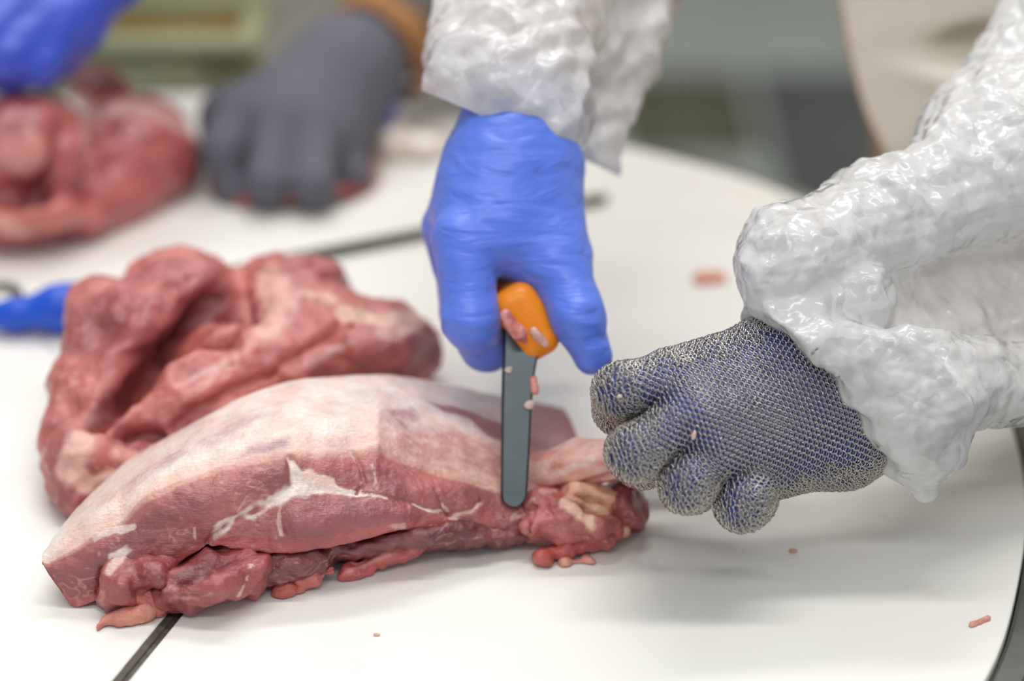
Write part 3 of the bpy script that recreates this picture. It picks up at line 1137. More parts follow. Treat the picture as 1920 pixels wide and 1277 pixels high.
def paint2(V, N, tr, Cc):
    wb = 1 + 0.5 * noise(V * 120 + 3)
    for pts, colr, w in [([(505, 520, 28), (520, 570, 36), (500, 620, 30)], S(232, 180, 168), 0.85), ([(470, 640, 14), (410, 700, 12), (350, 745, 8)], S(224, 170, 158), 0.5),
                         ([(545, 700, 6), (620, 660, 7), (660, 640, 5)], S(228, 186, 178), 0.7), ([(330, 725, 6), (400, 690, 8), (460, 660, 5)], S(228, 184, 176), 0.6),
                         ([(640, 585, 18), (720, 600, 26), (800, 590, 16), (745, 630, 14), (710, 625, 8)], S(236, 196, 176), 0.85), ([(560, 545, 10), (620, 560, 12)], S(232, 190, 174), 0.7),
                         ([(150, 830, 30), (120, 880, 20), (170, 910, 20), (230, 890, 14)], S(232, 184, 170), 0.85), ([(230, 850, 20), (290, 870, 18), (330, 900, 18)], S(226, 168, 154), 0.7),
                         ([(130, 560, 8), (110, 640, 8), (100, 700, 8), (85, 790, 6)], S(212, 132, 122), 0.6), ([(240, 505, 14), (300, 480, 16), (370, 470, 14)], S(212, 122, 110), 0.6),
                         ([(330, 720, 30), (250, 780, 20)], S(200, 112, 104), 0.5),
                         ([(560, 700, 20), (480, 760, 20)], S(196, 104, 98), 0.5),
                         ([(405, 570, 22), (345, 620, 28), (290, 675, 28), (225, 745, 28), (178, 795, 20)], S(104, 36, 38), 0.75),  # crevice shade put into the colour as deep red along the carved groove
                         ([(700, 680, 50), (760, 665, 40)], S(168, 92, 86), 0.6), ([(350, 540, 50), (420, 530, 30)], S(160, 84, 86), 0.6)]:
        Cc = mixc(Cc, np.asarray(colr), (1 - ss(0.6, 1.4, line_dist(V, line_on(tr, pts)) * wb)) * w)
    return Cc


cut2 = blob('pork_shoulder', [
    (0.012, [C((185, 580, 1.15), (120, 820, 1.065), 58, 42, 0.01), ell((340, 565, 1.18), 120, 95, .05, -8, 0.01), C((495, 555, 1.18), (520, 650, 1.14), 62, 70, 0.012),
             ell((700, 645, 1.15), 122, 82, .05, 14, 0.012), C((330, 770, 1.08), (620, 650, 1.135), 88, 78, 0.012), C((215, 790, 1.065), (440, 655, 1.11), 52, 52, 0.006),
             ell((190, 865, 1.055), 108, 82, .035, 12, 0.006), ell((400, 850, 1.07), 160, 60, .04, -15, 0.01), ell((150, 925, 1.04), 50, 45, .03, 30, 0.008),
             ell((560, 520, 1.2), 90, 40, .04, 12, 0.01), ell((590, 600, 1.16), 90, 70, .04, 0, .01), ell((290, 650, 1.135), 130, 120, .045, 20, 0.01), ell((215, 745, 1.10), 80, 100, .035, 20, 0.01)])],
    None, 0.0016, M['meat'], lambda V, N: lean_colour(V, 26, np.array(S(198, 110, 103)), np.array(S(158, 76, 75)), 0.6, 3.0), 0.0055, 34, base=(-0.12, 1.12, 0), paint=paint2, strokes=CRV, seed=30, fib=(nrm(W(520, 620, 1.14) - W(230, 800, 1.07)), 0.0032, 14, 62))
tag(cut2, 'deeply creased cut of raw pork lying behind the long front cut', 'meat')

# ---- the third cut, far left, and the piece under the grey glove
def paint3(V, N, tr, Cc):
    for pts, colr, w in [([(200, 190, 30), (290, 210, 34), (350, 240, 22)], S(230, 180, 172), 0.8), ([(165, 190, 18), (160, 260, 16), (165, 300, 12)], S(226, 170, 164), 0.8),
                         ([(20, 290, 40), (70, 280, 30)], S(212, 146, 136), 0.7), ([(20, 410, 30), (110, 410, 40), (180, 400, 20)], S(212, 124, 112), 0.7), ([(40, 440, 20), (0, 420, 20)], S(230, 180, 160), 0.6),
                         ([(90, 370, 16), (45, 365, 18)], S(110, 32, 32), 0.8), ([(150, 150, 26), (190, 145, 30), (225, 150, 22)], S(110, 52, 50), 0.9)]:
        Cc = mixc(Cc, np.asarray(colr), (1 - ss(0.5, 1.5, line_dist(V, line_on(tr, pts)))) * w)
    return Cc


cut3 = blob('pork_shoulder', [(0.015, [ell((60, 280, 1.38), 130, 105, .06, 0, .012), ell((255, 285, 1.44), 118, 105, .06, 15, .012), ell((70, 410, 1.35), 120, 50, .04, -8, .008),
                                       C((160, 400, 1.36), (300, 320, 1.42), 55, 60, .012), ell((188, 172, 1.50), 60, 40, .04, 0, .01), ell((-100, 330, 1.38), 160, 130, .06, 0, .012)])],
            None, 0.003, M['meat_soft'], lambda V, N: lean_colour(V, 20, np.array(S(190, 104, 100)), np.array(S(164, 80, 82)), 0.3, 5.0), 0.007, 24, base=(-0.27, 1.4, 0),
            paint=paint3, strokes=[(0.016, [(125, 240, 20), (110, 310, 22), (75, 365, 22), (40, 370, 20)]), (0.01, [(195, 230, 18), (175, 310, 16), (150, 370, 14)])], seed=40)
tag(cut3, 'plump cut of raw pork at far left, under the blue gloved fist', 'meat')
cut4 = blob('pork_piece', [(0.01, [ell((545, 372, 1.425), 142, 24, .035, -4, .01), ell((672, 335, 1.45), 42, 44, .03, 10, .01), ell((430, 345, 1.43), 40, 30, .03)])], None, 0.0025, M['meat_soft'],
            redder((164, 78, 74), (126, 48, 48)), 0.004, 30, base=(-0.13, 1.42, 0), seed=44)
tag(cut4, 'flat dark red piece of pork pinned under the grey glove', 'meat')
cut5 = blob('fat_trimming', [(0.008, [ell((735, 264, 1.5), 54, 42, .03, 20, .008), ell((795, 280, 1.5), 55, 34, .03, 0, .008), ell((708, 245, 1.5), 28, 26, .02)])], None, 0.0025, M['meat_soft'],
            lambda V, N: mixc(np.tile(S(244, 240, 230), (len(V), 1)), S(234, 224, 208), ss(-0.2, 0.4, noise(V * 60))), 0.006, 45, base=(-0.08, 1.5, 0), seed=46)
tag(cut5, 'lump of off-white fat lying right of the grey glove', 'fat')

# ------------------------------------------------------------------ worker at the front: bare arms inside gloves and sleeves
def fingers_of(chains, k=0.004):
    return [[C(a, b, ra, rb, k) for (a, ra), (b, rb) in zip(ch[:-1], ch[1:])] for ch in chains]


# left hand (steel mesh glove) pulling on the shank
LH_palm = [C((1258, 712, .985), (1452, 668, 1.005), 54, 66, .02), C((1290, 782, .968), (1520, 740, .995), 54, 72, .02), C((1335, 842, .962), (1570, 810, .985), 52, 62, .02),
           C((1400, 895, .966), (1590, 838, .982), 48, 48, .02), C((1470, 660, 1.01), (1530, 650, 1.015), 62, 70, .02), C((1540, 750, .998), (1640, 720, 1.01), 96, 90, .02),
           C((1590, 850, .985), (1660, 800, 1.0), 38, 60, .02)]
LH_fing = fingers_of([
    [((1258, 712, .982), 50), ((1164, 733, .972), 45), ((1163, 765, .992), 43), ((1215, 800, 1.012), 38)],
    [((1292, 782, .966), 50), ((1190, 848, .952), 47), ((1205, 862, .978), 45), ((1262, 850, 1.0), 38)],
    [((1345, 845, .960), 48), ((1288, 908, .947), 46), ((1300, 910, .972), 43), ((1340, 880, .995), 36)],
    [((1420, 885, .964), 46), ((1392, 944, .948), 45), ((1405, 938, .972), 42), ((1440, 890, .992), 36)]], 0.006)
LH_thumb = fingers_of([[((1450, 690, 1.02), 60), ((1330, 730, 1.045), 50), ((1240, 790, 1.05), 42), ((1180, 835, 1.04), 36)]], 0.01)
LH = [(0.006, LH_palm)] + [(0.0035, f) for f in LH_fing] + [(0.008, f) for f in LH_thumb]

# right hand (blue glove) around the knife handle
RH_palm = [C((985, 120, 1.15), (972, 215, 1.128), 84, 84, .02), C((972, 200, 1.128), (935, 330, 1.105), 84, 92, .02), C((935, 330, 1.105), (872, 445, 1.075), 92, 62, .02), C((950, 330, 1.11), (848, 430, 1.105), 84, 56, .02),
           C((985, 320, 1.125), (875, 425, 1.14), 80, 48, .02), C((1000, 330, 1.11), (1032, 470, 1.085), 80, 60, .02), C((1000, 300, 1.15), (900, 430, 1.165), 70, 42, .02),
           C((950, 440, 1.08), (1010, 480, 1.078), 70, 60, .02)]
RH_fing = fingers_of([
    [((872, 448, 1.072), 60), ((882, 600, 1.05), 50), ((912, 645, 1.062), 46), ((962, 610, 1.095), 38)],
    [((848, 430, 1.105), 54), ((878, 585, 1.085), 48), ((925, 625, 1.10), 42), ((975, 590, 1.13), 36)],
    [((875, 425, 1.14), 48), ((890, 560, 1.125), 44), ((940, 595, 1.14), 40), ((990, 560, 1.16), 34)],
    [((900, 430, 1.165), 42), ((915, 540, 1.16), 40), ((960, 565, 1.17), 36), ((1000, 535, 1.185), 32)]], 0.008)
RH_thumb = fingers_of([[((1020, 400, 1.095), 64), ((1050, 510, 1.07), 50), ((1082, 590, 1.052), 44), ((1110, 668, 1.042), 37)]], 0.012)
RH = [(0.006, RH_palm)] + [(0.004, f) for f in RH_fing] + [(0.010, f) for f in RH_thumb]


def shrink(groups, d):
    out = []
    for k_, prims in groups:
        out.append((k_, [(p[0], p[1], p[2], p[3] - d, p[4] - d, p[5]) for p in prims]))
    return out


w_ = lambda px, py, Y: W(px, py, Y)
arms1 = [(0.02, [cone(w_(980, 160, 1.14), (0.075, 1.37, 0.33), .019, .04, .02), cone((0.075, 1.37, 0.33), (0.26, 1.62, 0.47), .045, .056, .02)]),
         (0.02, [cone(w_(1580, 720, 1.018), w_(2060, 540, 1.145), .018, .027, .02), cone(w_(2060, 540, 1.145), w_(2300, 460, 1.20), .027, .036, .02), cone(w_(2300, 460, 1.20), (0.56, 1.45, 0.44), .038, .056, .02)]),
         (0.05, [cone((0.26, 1.64, 0.46), (0.58, 1.46, 0.44), .07, .07, .04), cone((0.44, 1.60, 0.38), (0.48, 1.66, -0.25), .125, .12, .04),
                 cone((0.36, 1.62, 0.36), (0.40, 1.70, -0.25), .11, .12, .04), cone((0.53, 1.54, 0.36), (0.56, 1.6, -0.25), .11, .12, .04),
                 cone((0.43, 1.56, 0.5), (0.42, 1.54, 0.58), .06, .055, .03)])]
fb = Field(shrink(LH, 0.0022) + shrink(RH, 0.0022) + arms1, 0.0045, 0.01)
V, F = fb.mesh(0, 1)
person1 = obj('person', V, F, M['skin'], base=(0.45, 1.6, FLOOR_Z))
tag(person1, 'person in cream apron and white plastic sleeves cutting the front meat joint', 'person')

# ---- steel mesh glove
fl = Field(LH, 0.0011, 0.006)
gV, gF = fl.mesh(0.0006, 2)
gN = normals(gV, gF)
gV = gV + gN * (0.0005 * fbm(gV * 70, 3))[:, None]
inner = obj('inner_glove', gV, gF, M['inner'], person1)

# left sleeve of thin plastic film, bunched at the elbow and wrist
sl = [(0.012, [C((2150, -110, 1.25), (1862, 312, 1.10), 165, 150, .02), C((1862, 330, 1.09), (1475, 478, 1.025), 122, 86, .02), C((1475, 478, 1.025), (1462, 520, 1.015), 84, 74, .01)]),
      (0.006, [C((1540, 690, 1.02), (2060, 535, 1.135), 116, 160, .01), C((2060, 535, 1.135), (2310, 455, 1.20), 160, 180, .012), C((1480, 600, 1.01), (1600, 560, 1.02), 80, 74, .01), C((1630, 530, 1.045), (1990, 480, 1.14), 66, 95, .012)]),
      (0.006, [C((1508, 688, .992), (1720, 722, .99), 98, 86, .012), C((1720, 722, .99), (2060, 712, 1.05), 86, 76, .012), C((2060, 712, 1.05), (2270, 560, 1.15), 76, 120, .012)]),
      (0.014, [C((1620, 790, .985), (1720, 790, .982), 84, 100, .012), C((1710, 805, .98), (1736, 915, .975), 92, 26, .012), C((1510, 690, .995), (1455, 625, 1.0), 96, 60, .012)])]
c0, c1_ = W(1410, 556, 1.0), W(1640, 897, .985)
axis_ = nrm(W(1700, 640, 1.02) - W(1480, 760, .985))
cn = nrm(axis_ - nrm(c1_ - c0) * (axis_ @ nrm(c1_ - c0)))
fs = Field(sl, 0.0014, 0.008)
fu = Field(sl[:1], 0.0014, 0.008, like=fs)
X = np.stack(np.meshgrid(*fs.ax, indexing='ij'), -1)
pd = -((X - c0) @ cn)
pd += 0.0022 * np.sin(X[..., 2] * 260) * np.sin(X[..., 0] * 140)
del X
fs.F = np.minimum(np.maximum(fs.F, pd), np.maximum(fu.F, pd * 0.6 - 0.012))
V, F = fs.mesh(0, 2)


def film(name, V, F, cut, parent, mat, amps, seed, tree_gap=None, hem=None):
    bm = bmesh.new()
    me = mk_mesh('tmp', V, F)
    bm.from_mesh(me)
    bpy.data.meshes.remove(me)
    for p0, n_ in cut:
        bmesh.ops.bisect_plane(bm, geom=bm.verts[:] + bm.edges[:] + bm.faces[:], plane_co=p0, plane_no=n_, clear_outer=False, clear_inner=True)
    bmesh.ops.triangulate(bm, faces=bm.faces[:])
    bm.verts.index_update()
    V = np.array([v.co[:] for v in bm.verts])
    F = np.array([[v.index for v in f.verts] for f in bm.faces])
    bm.free()
    N = normals(V, F)
    d = sum(a * (facets(V, -f, seed + i * 7.7, n) if f < 0 else crumple(V, f, seed + i * 7.7, n)) for i, (a, f, n) in enumerate(amps))
    V = V + N * d[:, None]
    return obj(name, V, F, mat, parent), V, F


sleeveL, sV, sF = film('sleeve_cover', V, F, [], person1, M['film'], [(-0.0026, 18, 2), (0.0085, -24, 7), (0.0036, -60, 8), (0.001, -140, 6)], 3.0)

# right sleeve, further back
sr = [(0.012, [C((968, 215, 1.127), (965, 160, 1.14), 98, 118, .02), C((960, 160, 1.14), (1010, -90, 1.22), 125, 165, .02), C((1010, -90, 1.22), (1090, -330, 1.31), 165, 175, .02), C((892, 115, 1.14), (915, -60, 1.21), 62, 80, .02), C((852, 218, 1.125), (880, 150, 1.13), 56, 74, .02),
               C((1040, 258, 1.12), (1010, 160, 1.135), 52, 80, .02), C((1100, 100, 1.19), (1140, -90, 1.25), 60, 110, .02)]),
      (0.006, [C((1108, 300, 1.16), (1160, 60, 1.22), 46, 78, .02), C((1160, 60, 1.22), (1215, -110, 1.28), 78, 110, .02)])]
fr_ = Field(sr, 0.0022, 0.008)
V, F = fr_.mesh(0, 3)
r0 = W(955, 240, 1.10)
rn = nrm(W(985, 60, 1.17) - W(955, 330, 1.10))
rn = nrm(rn + 0.30 * RT - 0.55 * FW)
sleeveR, rV, rF = film('sleeve_cover', V, F, [(r0, rn)], person1, M['film_soft'], [(-0.0035, 20, 2), (0.009, -24, 7), (0.0045, -60, 7)], 8.0)
inner_s = None

# ---- the rings of the mesh glove: a staggered lattice relaxed over the glove surface
ref = nrm(W(1180, 830, .96) - W(1550, 720, 1.0))
HA, HX = 0.0021, 0.0028                     # row spacing along the hand, ring spacing within a row


def ring_lattice(V, F, N):
    e = np.concatenate([F[:, [0, 1]], F[:, [1, 2]], F[:, [2, 3]], F[:, [3, 0]], F[:, [0, 2]], F[:, [1, 3]]])
    e = np.concatenate([e, e[:, ::-1]])
    i, j = e[:, 0], e[:, 1]
    n = len(V)
    deg = np.maximum(np.bincount(i, minlength=n), 1)[:, None]
    acc = lambda Q: np.stack([np.bincount(i, weights=Q[:, c], minlength=n) for c in range(3)], 1)
    o_ = np.tile(ref, (n, 1))
    for _ in range(30):
        o_ = o_ - N * (o_ * N).sum(1)[:, None]
        o_ /= np.maximum(np.linalg.norm(o_, axis=1), 1e-9)[:, None]
        o_ = 0.4 * o_ + 0.6 * acc(o_[j]) / deg
    o_ = o_ - N * (o_ * N).sum(1)[:, None]
    o_ /= np.maximum(np.linalg.norm(o_, axis=1), 1e-9)[:, None]
    t_ = np.cross(N, o_)

    def snap(d, o, t):
        """the lattice vector nearest to d."""
        y = np.round((d * o).sum(1) / HA)
        x = np.round((d * t).sum(1) / HX - y * 0.5)
        return o * (y * HA)[:, None] + t * ((x + y * 0.5) * HX)[:, None]

    perp = nrm(np.cross(nrm(CPOS - W(1380, 790, .97)), ref))
    ya = V @ ref / HA
    yr = np.round(ya)
    xa = V @ perp / HX - yr * 0.5
    p = V + o_ * ((yr - ya) * HA)[:, None] + t_ * ((np.round(xa) - xa) * HX)[:, None]
    for it in range(100):
        q = p[j] + snap(p[i] - p[j], o_[i], t_[i])
        p = 0.3 * p + 0.7 * acc(q) / deg
        p = p - N * ((p - V) * N).sum(1)[:, None]
        p = p + snap(V - p, o_, t_)
    return p, o_


lp, lo_ = ring_lattice(gV, gF, gN)
from mathutils.kdtree import KDTree
kd = KDTree(len(lp))
for i_, p_ in enumerate(lp):
    kd.insert(Vector(p_), i_)
kd.balance()
htree = bvh(gV, gF)
seen = np.zeros(len(lp), bool)
qc, qn, tv = [], [], []
placed = []
for i_ in range(len(lp)):
    if seen[i_]:
        continue
    near = [k_ for _, k_, d_ in kd.find_range(Vector(lp[i_]), HA * 0.5)]
    near = [k_ for k_ in near if gN[k_] @ gN[i_] > 0.2]
    fresh = [k_ for k_ in near if not seen[k_]]
    seen[near] = True
    if len(near) < 2 or len(fresh) < 0.5 * len(near):
        continue
    c_ = lp[near].mean(0)
    h_ = htree.find_nearest(Vector(c_))
    nn = np.array(h_[1])
    if nn @ gN[i_] < 0:
        nn = -nn
    nn = nrm(nn + gN[i_])
    o1 = lo_[near].mean(0)
    o1 = nrm(o1 - nn * (o1 @ nn))
    qc.append(np.array(h_[0]) + nn * 0.0012)
    qn.append(nn)
    tv.append(o1)
qk = KDTree(len(qc))
for i_, p_ in enumerate(qc):
    qk.insert(Vector(p_), i_)
qk.balance()
extra = []
order = np.random.RandomState(5).permutation(len(gV))
for i_ in order:                            # close the gaps the lattice leaves round the knuckles
    p_ = gV[i_] + gN[i_] * 0.0012
    if qk.find(Vector(p_))[2] > 0.00172 and all(((p_ - e_) ** 2).sum() > 0.0021 ** 2 for e_ in extra):
        extra.append(p_)
        qc.append(p_)
        qn.append(gN[i_])
        tv.append(lo_[i_])
qc, qn, tv = np.array(qc), np.array(qn), np.array(tv)
print('rings', len(qc), len(extra))


def torus(R, r, n=14, m=5):
    V = [((R + r * math.cos(2 * math.pi * j / m)) * math.cos(2 * math.pi * i / n), (R + r * math.cos(2 * math.pi * j / m)) * math.sin(2 * math.pi * i / n), r * math.sin(2 * math.pi * j / m)) for i in range(n) for j in range(m)]
    F = [[i * m + j, ((i + 1) % n) * m + j, ((i + 1) % n) * m + (j + 1) % m, i * m + (j + 1) % m] for i in range(n) for j in range(m)]
    return np.array(V), np.array(F)


tV, tF = torus(0.00182, 0.00024, 16, 5)
stree = bvh(sV, sF)
TILT = math.radians(34)
mats, score = [], []
for i in range(len(qc)):
    n_, t_ = qn[i], tv[i]
    b_ = np.cross(n_, t_)
    jit = 0.10 * random.uniform(-1, 1)
    zt = n_ * math.cos(TILT + jit) + t_ * math.sin(TILT + jit)
    zt = nrm(zt + b_ * random.uniform(-0.1, 0.1))
    xt = nrm(t_ - zt * (t_ @ zt))
    yt = np.cross(zt, xt)
    s_ = random.uniform(0.97, 1.04)
    mats.append((xt * s_, yt * s_, zt * s_, qc[i]))
    tocam = CPOS - qc[i]
    dd = np.linalg.norm(tocam)
    vis = qn[i] @ tocam / dd
    if vis > 0:
        p_ = Vector(qc[i] + qn[i] * 0.002)
        dr = Vector(tocam / dd)
        if stree.ray_cast(p_, dr, 2)[0] is not None or htree.ray_cast(p_, dr, 2)[0] is not None:
            vis = -1
    score.append(vis)
score = np.array(score)
pick = set(np.argsort(-score)[:300].tolist())
mesh_glove = bpy.data.objects.new('mesh_glove', None)
mesh_glove.empty_display_size = 0.05
COL.objects.link(mesh_glove)
mesh_glove.parent = person1
mesh_glove['_base'] = person1['_base'][:]
mesh_glove['label'] = 'steel ring mesh glove over dark blue glove'
base = np.array(person1['_base'][:])
rm = mk_mesh('ring', tV, tF)
rm.materials.append(M['ring'])
rm.polygons.foreach_set('use_smooth', np.ones(len(rm.polygons), dtype=bool))
restV, restF, nvt = [], [], 0
for i, (x, y, z, c) in enumerate(mats):
    if i in pick:
        o = bpy.data.objects.new('ring', rm)
        COL.objects.link(o)
        o.parent = mesh_glove
        c_ = c - base
        o.matrix_local = Matrix(((x[0], y[0], z[0], c_[0]), (x[1], y[1], z[1], c_[1]), (x[2], y[2], z[2], c_[2]), (0, 0, 0, 1)))
    else:
        restV.append(tV[:, :1] * x + tV[:, 1:2] * y + tV[:, 2:] * z + c)
        restF.append(tF + nvt)
        nvt += len(tV)
o = obj('ring_mesh', np.concatenate(restV), np.concatenate(restF), M['ring'], None, base=base)
o.parent = mesh_glove
o.location = (0, 0, 0)
o['kind'] = 'stuff'

# ---- blue glove
fg = Field(RH, 0.0013, 0.006)
V, F = fg.mesh(0, 2)
N = normals(V, F)
wr = ss(0.02, 0.10, V[:, 2] * 0 + 0.1)
V = V + N * (0.0010 * crumple(V * np.array([0.6, 1, 1.5]), 42, 2, 2) * 0.7 + 0.0006 * fbm(V * 60, 2))[:, None]
obj('blue_glove', V, F, M['blue'], person1)

# ---- apron: one thick sheet that wraps the belly and hangs down behind the table edge
ae = [(1545, -160, 1.35), (1560, -60, 1.355), (1575, 0, 1.36), (1588, 70, 1.362), (1600, 130, 1.364), (1618, 190, 1.366), (1640, 252, 1.367), (1655, 292, 1.368), (1671, 328, 1.37), (1700, 380, 1.375), (1730, 440, 1.38)]
rows = []
NV, NU = 90, 110
aw = np.array([W(*p) for p in ae])
low_ = [np.array([aw[-1][0] + 0.03, aw[-1][1] + 0.03, -0.12]), np.array([aw[-1][0] + 0.05, aw[-1][1] + 0.05, -0.45])]
aw = np.concatenate([aw, low_])
tt = np.linspace(0, 1, len(aw))
L_edge = np.stack([np.interp(np.linspace(0, 1, NV), tt, aw[:, c]) for c in range(3)], 1)
for r_ in range(NV):
    p = L_edge[r_]
    for u_ in range(NU):
        u = u_ / (NU - 1)
        q = p + np.array([0.40 * u, -0.05 * math.sin(math.pi * min(1, u * 1.1)) - 0.02 * u, 0.02 * u])
        dp_ = 0
        q = q + np.array([0, -1, 0.2]) * (0.014 * noise(np.array([[q[0] * 11, q[2] * 9, 2.5]]))[0] + 0.02 * math.exp(-((q[0] - 0.285) / 0.03) ** 2 - ((q[2] - 0.115 - (q[0] - 0.285) * .4) / 0.022) ** 2) * 0)
        rows.append(q)
V = np.array(rows)
# a pocket-like fold right of the edge
fc = W(1840, 75, 1.33)
qx, qz = V[:, 0] - fc[0], V[:, 2] - fc[2]
V[:, 1] += 0.045 * np.exp(-(qx / 0.026) ** 2 - ((qz - 0.3 * qx) / 0.010) ** 2) - 0.018 * np.exp(-((qx - 0.0) / 0.035) ** 2 - ((qz + 0.024) / 0.010) ** 2)
ii, jj = np.meshgrid(np.arange(NV - 1), np.arange(NU - 1), indexing='ij')
F = np.stack([ii * NU + jj, ii * NU + jj + 1, (ii + 1) * NU + jj + 1, (ii + 1) * NU + jj], -1).reshape(-1, 4)
ap = obj('apron', V, F, M['apron'], person1)
sm_ = ap.modifiers.new('solid', 'SOLIDIFY'); sm_.thickness = 0.0025; sm_.offset = 1
V, F = tube([q + np.array([0.0004, 0.001, 0]) for q in L_edge], 0.0014, 8)
V = V + 0.0007 * np.stack([noise(V * 400), noise(V * 400 + 9), noise(V * 400 + 19)], 1)
hm = obj('apron_hem', V, F, M['hem'], ap)

# ------------------------------------------------------------------ knife in the blue glove
knife = thing('knife', tuple(W(965, 930, .992)), 'boning knife with orange handle held upright by the blue glove', 'knife')
rows_ = [(585, 941, 1020, 1.052), (640, 942, 1016, 1.045), (672, 942, 1008, 1.039), (700, 941, 1003, 1.034), (760, 940, 997, 1.022), (830, 939.5, 994, 1.009), (900, 939, 990, .997), (928, 939, 988, .991), (938, 941, 984, .989), (945, 948, 978, .988), (949, 957, 970, .9875)]
V = []
th = FW * 0.0011
for y_, l_, r_, Y_ in rows_:
    Y_ = 1.045 + (y_ - 640) * (0.9965 - 1.045) / (949 - 640)
    a, b = W(l_, y_, Y_), W(r_, y_, Y_)
    for t_, o_ in ((0, 0), (0.09, -1), (0.93, -1), (1, -0.7)):
        V.append(a + (b - a) * t_ + th * o_)
    for t_, o_ in ((1, 0.7), (0.93, 1), (0.09, 1)):
        V.append(a + (b - a) * t_ + th * o_)
k = 7
F = [[i * k + j, i * k + (j + 1) % k, (i + 1) * k + (j + 1) % k, (i + 1) * k + j] for i in range(len(rows_) - 1) for j in range(k)]
F += [list(range(k))[::-1], [(len(rows_) - 1) * k + j for j in range(k)]]
obj('blade', V, F, M['steel'], knife, smooth=False)
hc = W(988, 604, 1.056)
hu = nrm(RT * 0.50 - UP * 0.866)
hv = nrm(RT * 0.866 + UP * 0.50)
hw_ = np.cross(hu, hv)
fh = Field([(0.01, [rbox(hc, [hu, hv, hw_], [pxr(hc, 72), pxr(hc, 40), 0.012], 0.007), C((975, 585, 1.062), (945, 500, 1.12), 38, 40, .012), C((945, 500, 1.12), (935, 440, 1.19), 40, 42, .012)])], 0.0012)
V, F = fh.mesh(0, 2)
obj('handle', V, F, M['orange'], knife)


def scrap(name, parts, label, cat, h=0.0008, cols=((222, 150, 140), (196, 104, 98)), lumps=0.001, freq=150, flat=-1.0, group=None, seed=0):
    f = Field([(0.002, parts)], h, 0.004)
    V, F = f.mesh(0, 1)
    N = normals(V, F)
    V = V + N * (lumps * fbm(V * freq + seed, 3))[:, None]
    if flat >= 0:
        V[:, 2] = np.maximum(V[:, 2], flat)
    cc = mixc(np.tile(S(*cols[0]), (len(V), 1)), S(*cols[1]), ss(-0.3, 0.3, fbm(V * 140 + seed, 3)))
    o = obj(name, V, F, M['meat'], None, col=rgba(cc))
    return tag(o, label, cat, group)


scrap('meat_scrap', [C((948, 592, 1.039), (972, 625, 1.036), 13, 12), C((972, 625, 1.036), (985, 640, 1.037), 10, 5)], 'pink meat scrap stuck where the blade enters the orange handle', 'meat scrap', seed=1)
scrap('meat_scrap', [C((1000, 622, 1.036), (1022, 645, 1.034), 9, 8)], 'pale fat scrap stuck on the lower end of the orange handle', 'meat scrap', cols=((226, 190, 182), (204, 156, 146)), seed=3)
scrap('meat_scrap', [C((1000, 712, 1.0325), (1003, 732, 1.0295), 9, 8)], 'pink meat scrap on the right edge of the upright blade', 'meat scrap', seed=5)
scrap('meat_scrap', [ell((990, 760, 1.0243), 8, 6, .0016), ell((995, 755, 1.0247), 4, 4, .001)], 'small pale fat scrap on the blade below the pink scrap', 'meat scrap', cols=((232, 214, 206), (216, 180, 170)), seed=6)
scrap('meat_scrap', [ell((953, 695, 1.035), 6, 4, .0013), ell((958, 691, 1.0355), 4, 4, .001)], 'tiny pale fat speck high on the left of the blade', 'meat scrap', cols=((222, 216, 206), (206, 190, 176)), seed=7)

for (px_, py_, rx_, ry_, an_, lb) in ((1301, 816, 5, 11, 15, 'white fat speck stuck in the middle of the mesh glove back'), (1162, 743, 5, 4, 0, 'pale fat speck stuck on the index finger of the mesh glove'),
                                     (1345, 912, 5, 5, 0, 'pink meat speck stuck between the last two fingers of the mesh glove')):
    h_ = hit(htree, px_, py_)
    Y_ = (h_ - FW * 0.0026)[1]
    scrap('meat_scrap', [ell((px_, py_, Y_), rx_, ry_, .0012, an_, .001)], lb, 'meat scrap', h=0.0005, cols=((236, 222, 212), (222, 190, 178)), lumps=0.0004, seed=px_)

# ------------------------------------------------------------------ crumbs on the board, blue handle
scrap('meat_crumb', [C(Bd(1312, 523, .002), Bd(1348, 521, .002), 15, 14)], 'pink crumb of meat lying alone behind the steel mesh glove', 'meat crumb', flat=0.0003, cols=((240, 182, 164), (232, 156, 138)))
scrap('meat_crumb', [C(Bd(1822, 1171, .001), Bd(1836, 1166, .001), 6, 5, .001), C(Bd(1838, 1165, .001), Bd(1852, 1159, .001), 5, 6, .001)], 'small pink crumb of meat near the steel rim at lower right', 'meat crumb', h=0.0005, flat=0.0003, cols=((232, 176, 156), (222, 150, 130)), lumps=0.0005)
scrap('meat_crumb', [C(Bd(703, 1190, .0006), Bd(710, 1190, .0006), 3.5, 3)], 'tiny pink crumb on the board below the middle of the front joint', 'meat crumb', h=0.0004, flat=0.0002, cols=((226, 190, 170), (220, 160, 140)), lumps=0.0002)
scrap('meat_crumb', [C(Bd(1484, 1033, .0006), Bd(1492, 1033, .0006), 5, 4)], 'small pink crumb in the shadow under the steel mesh glove', 'meat crumb', h=0.0004, flat=0.0002, cols=((206, 160, 130), (196, 140, 110)), lumps=0.0003)

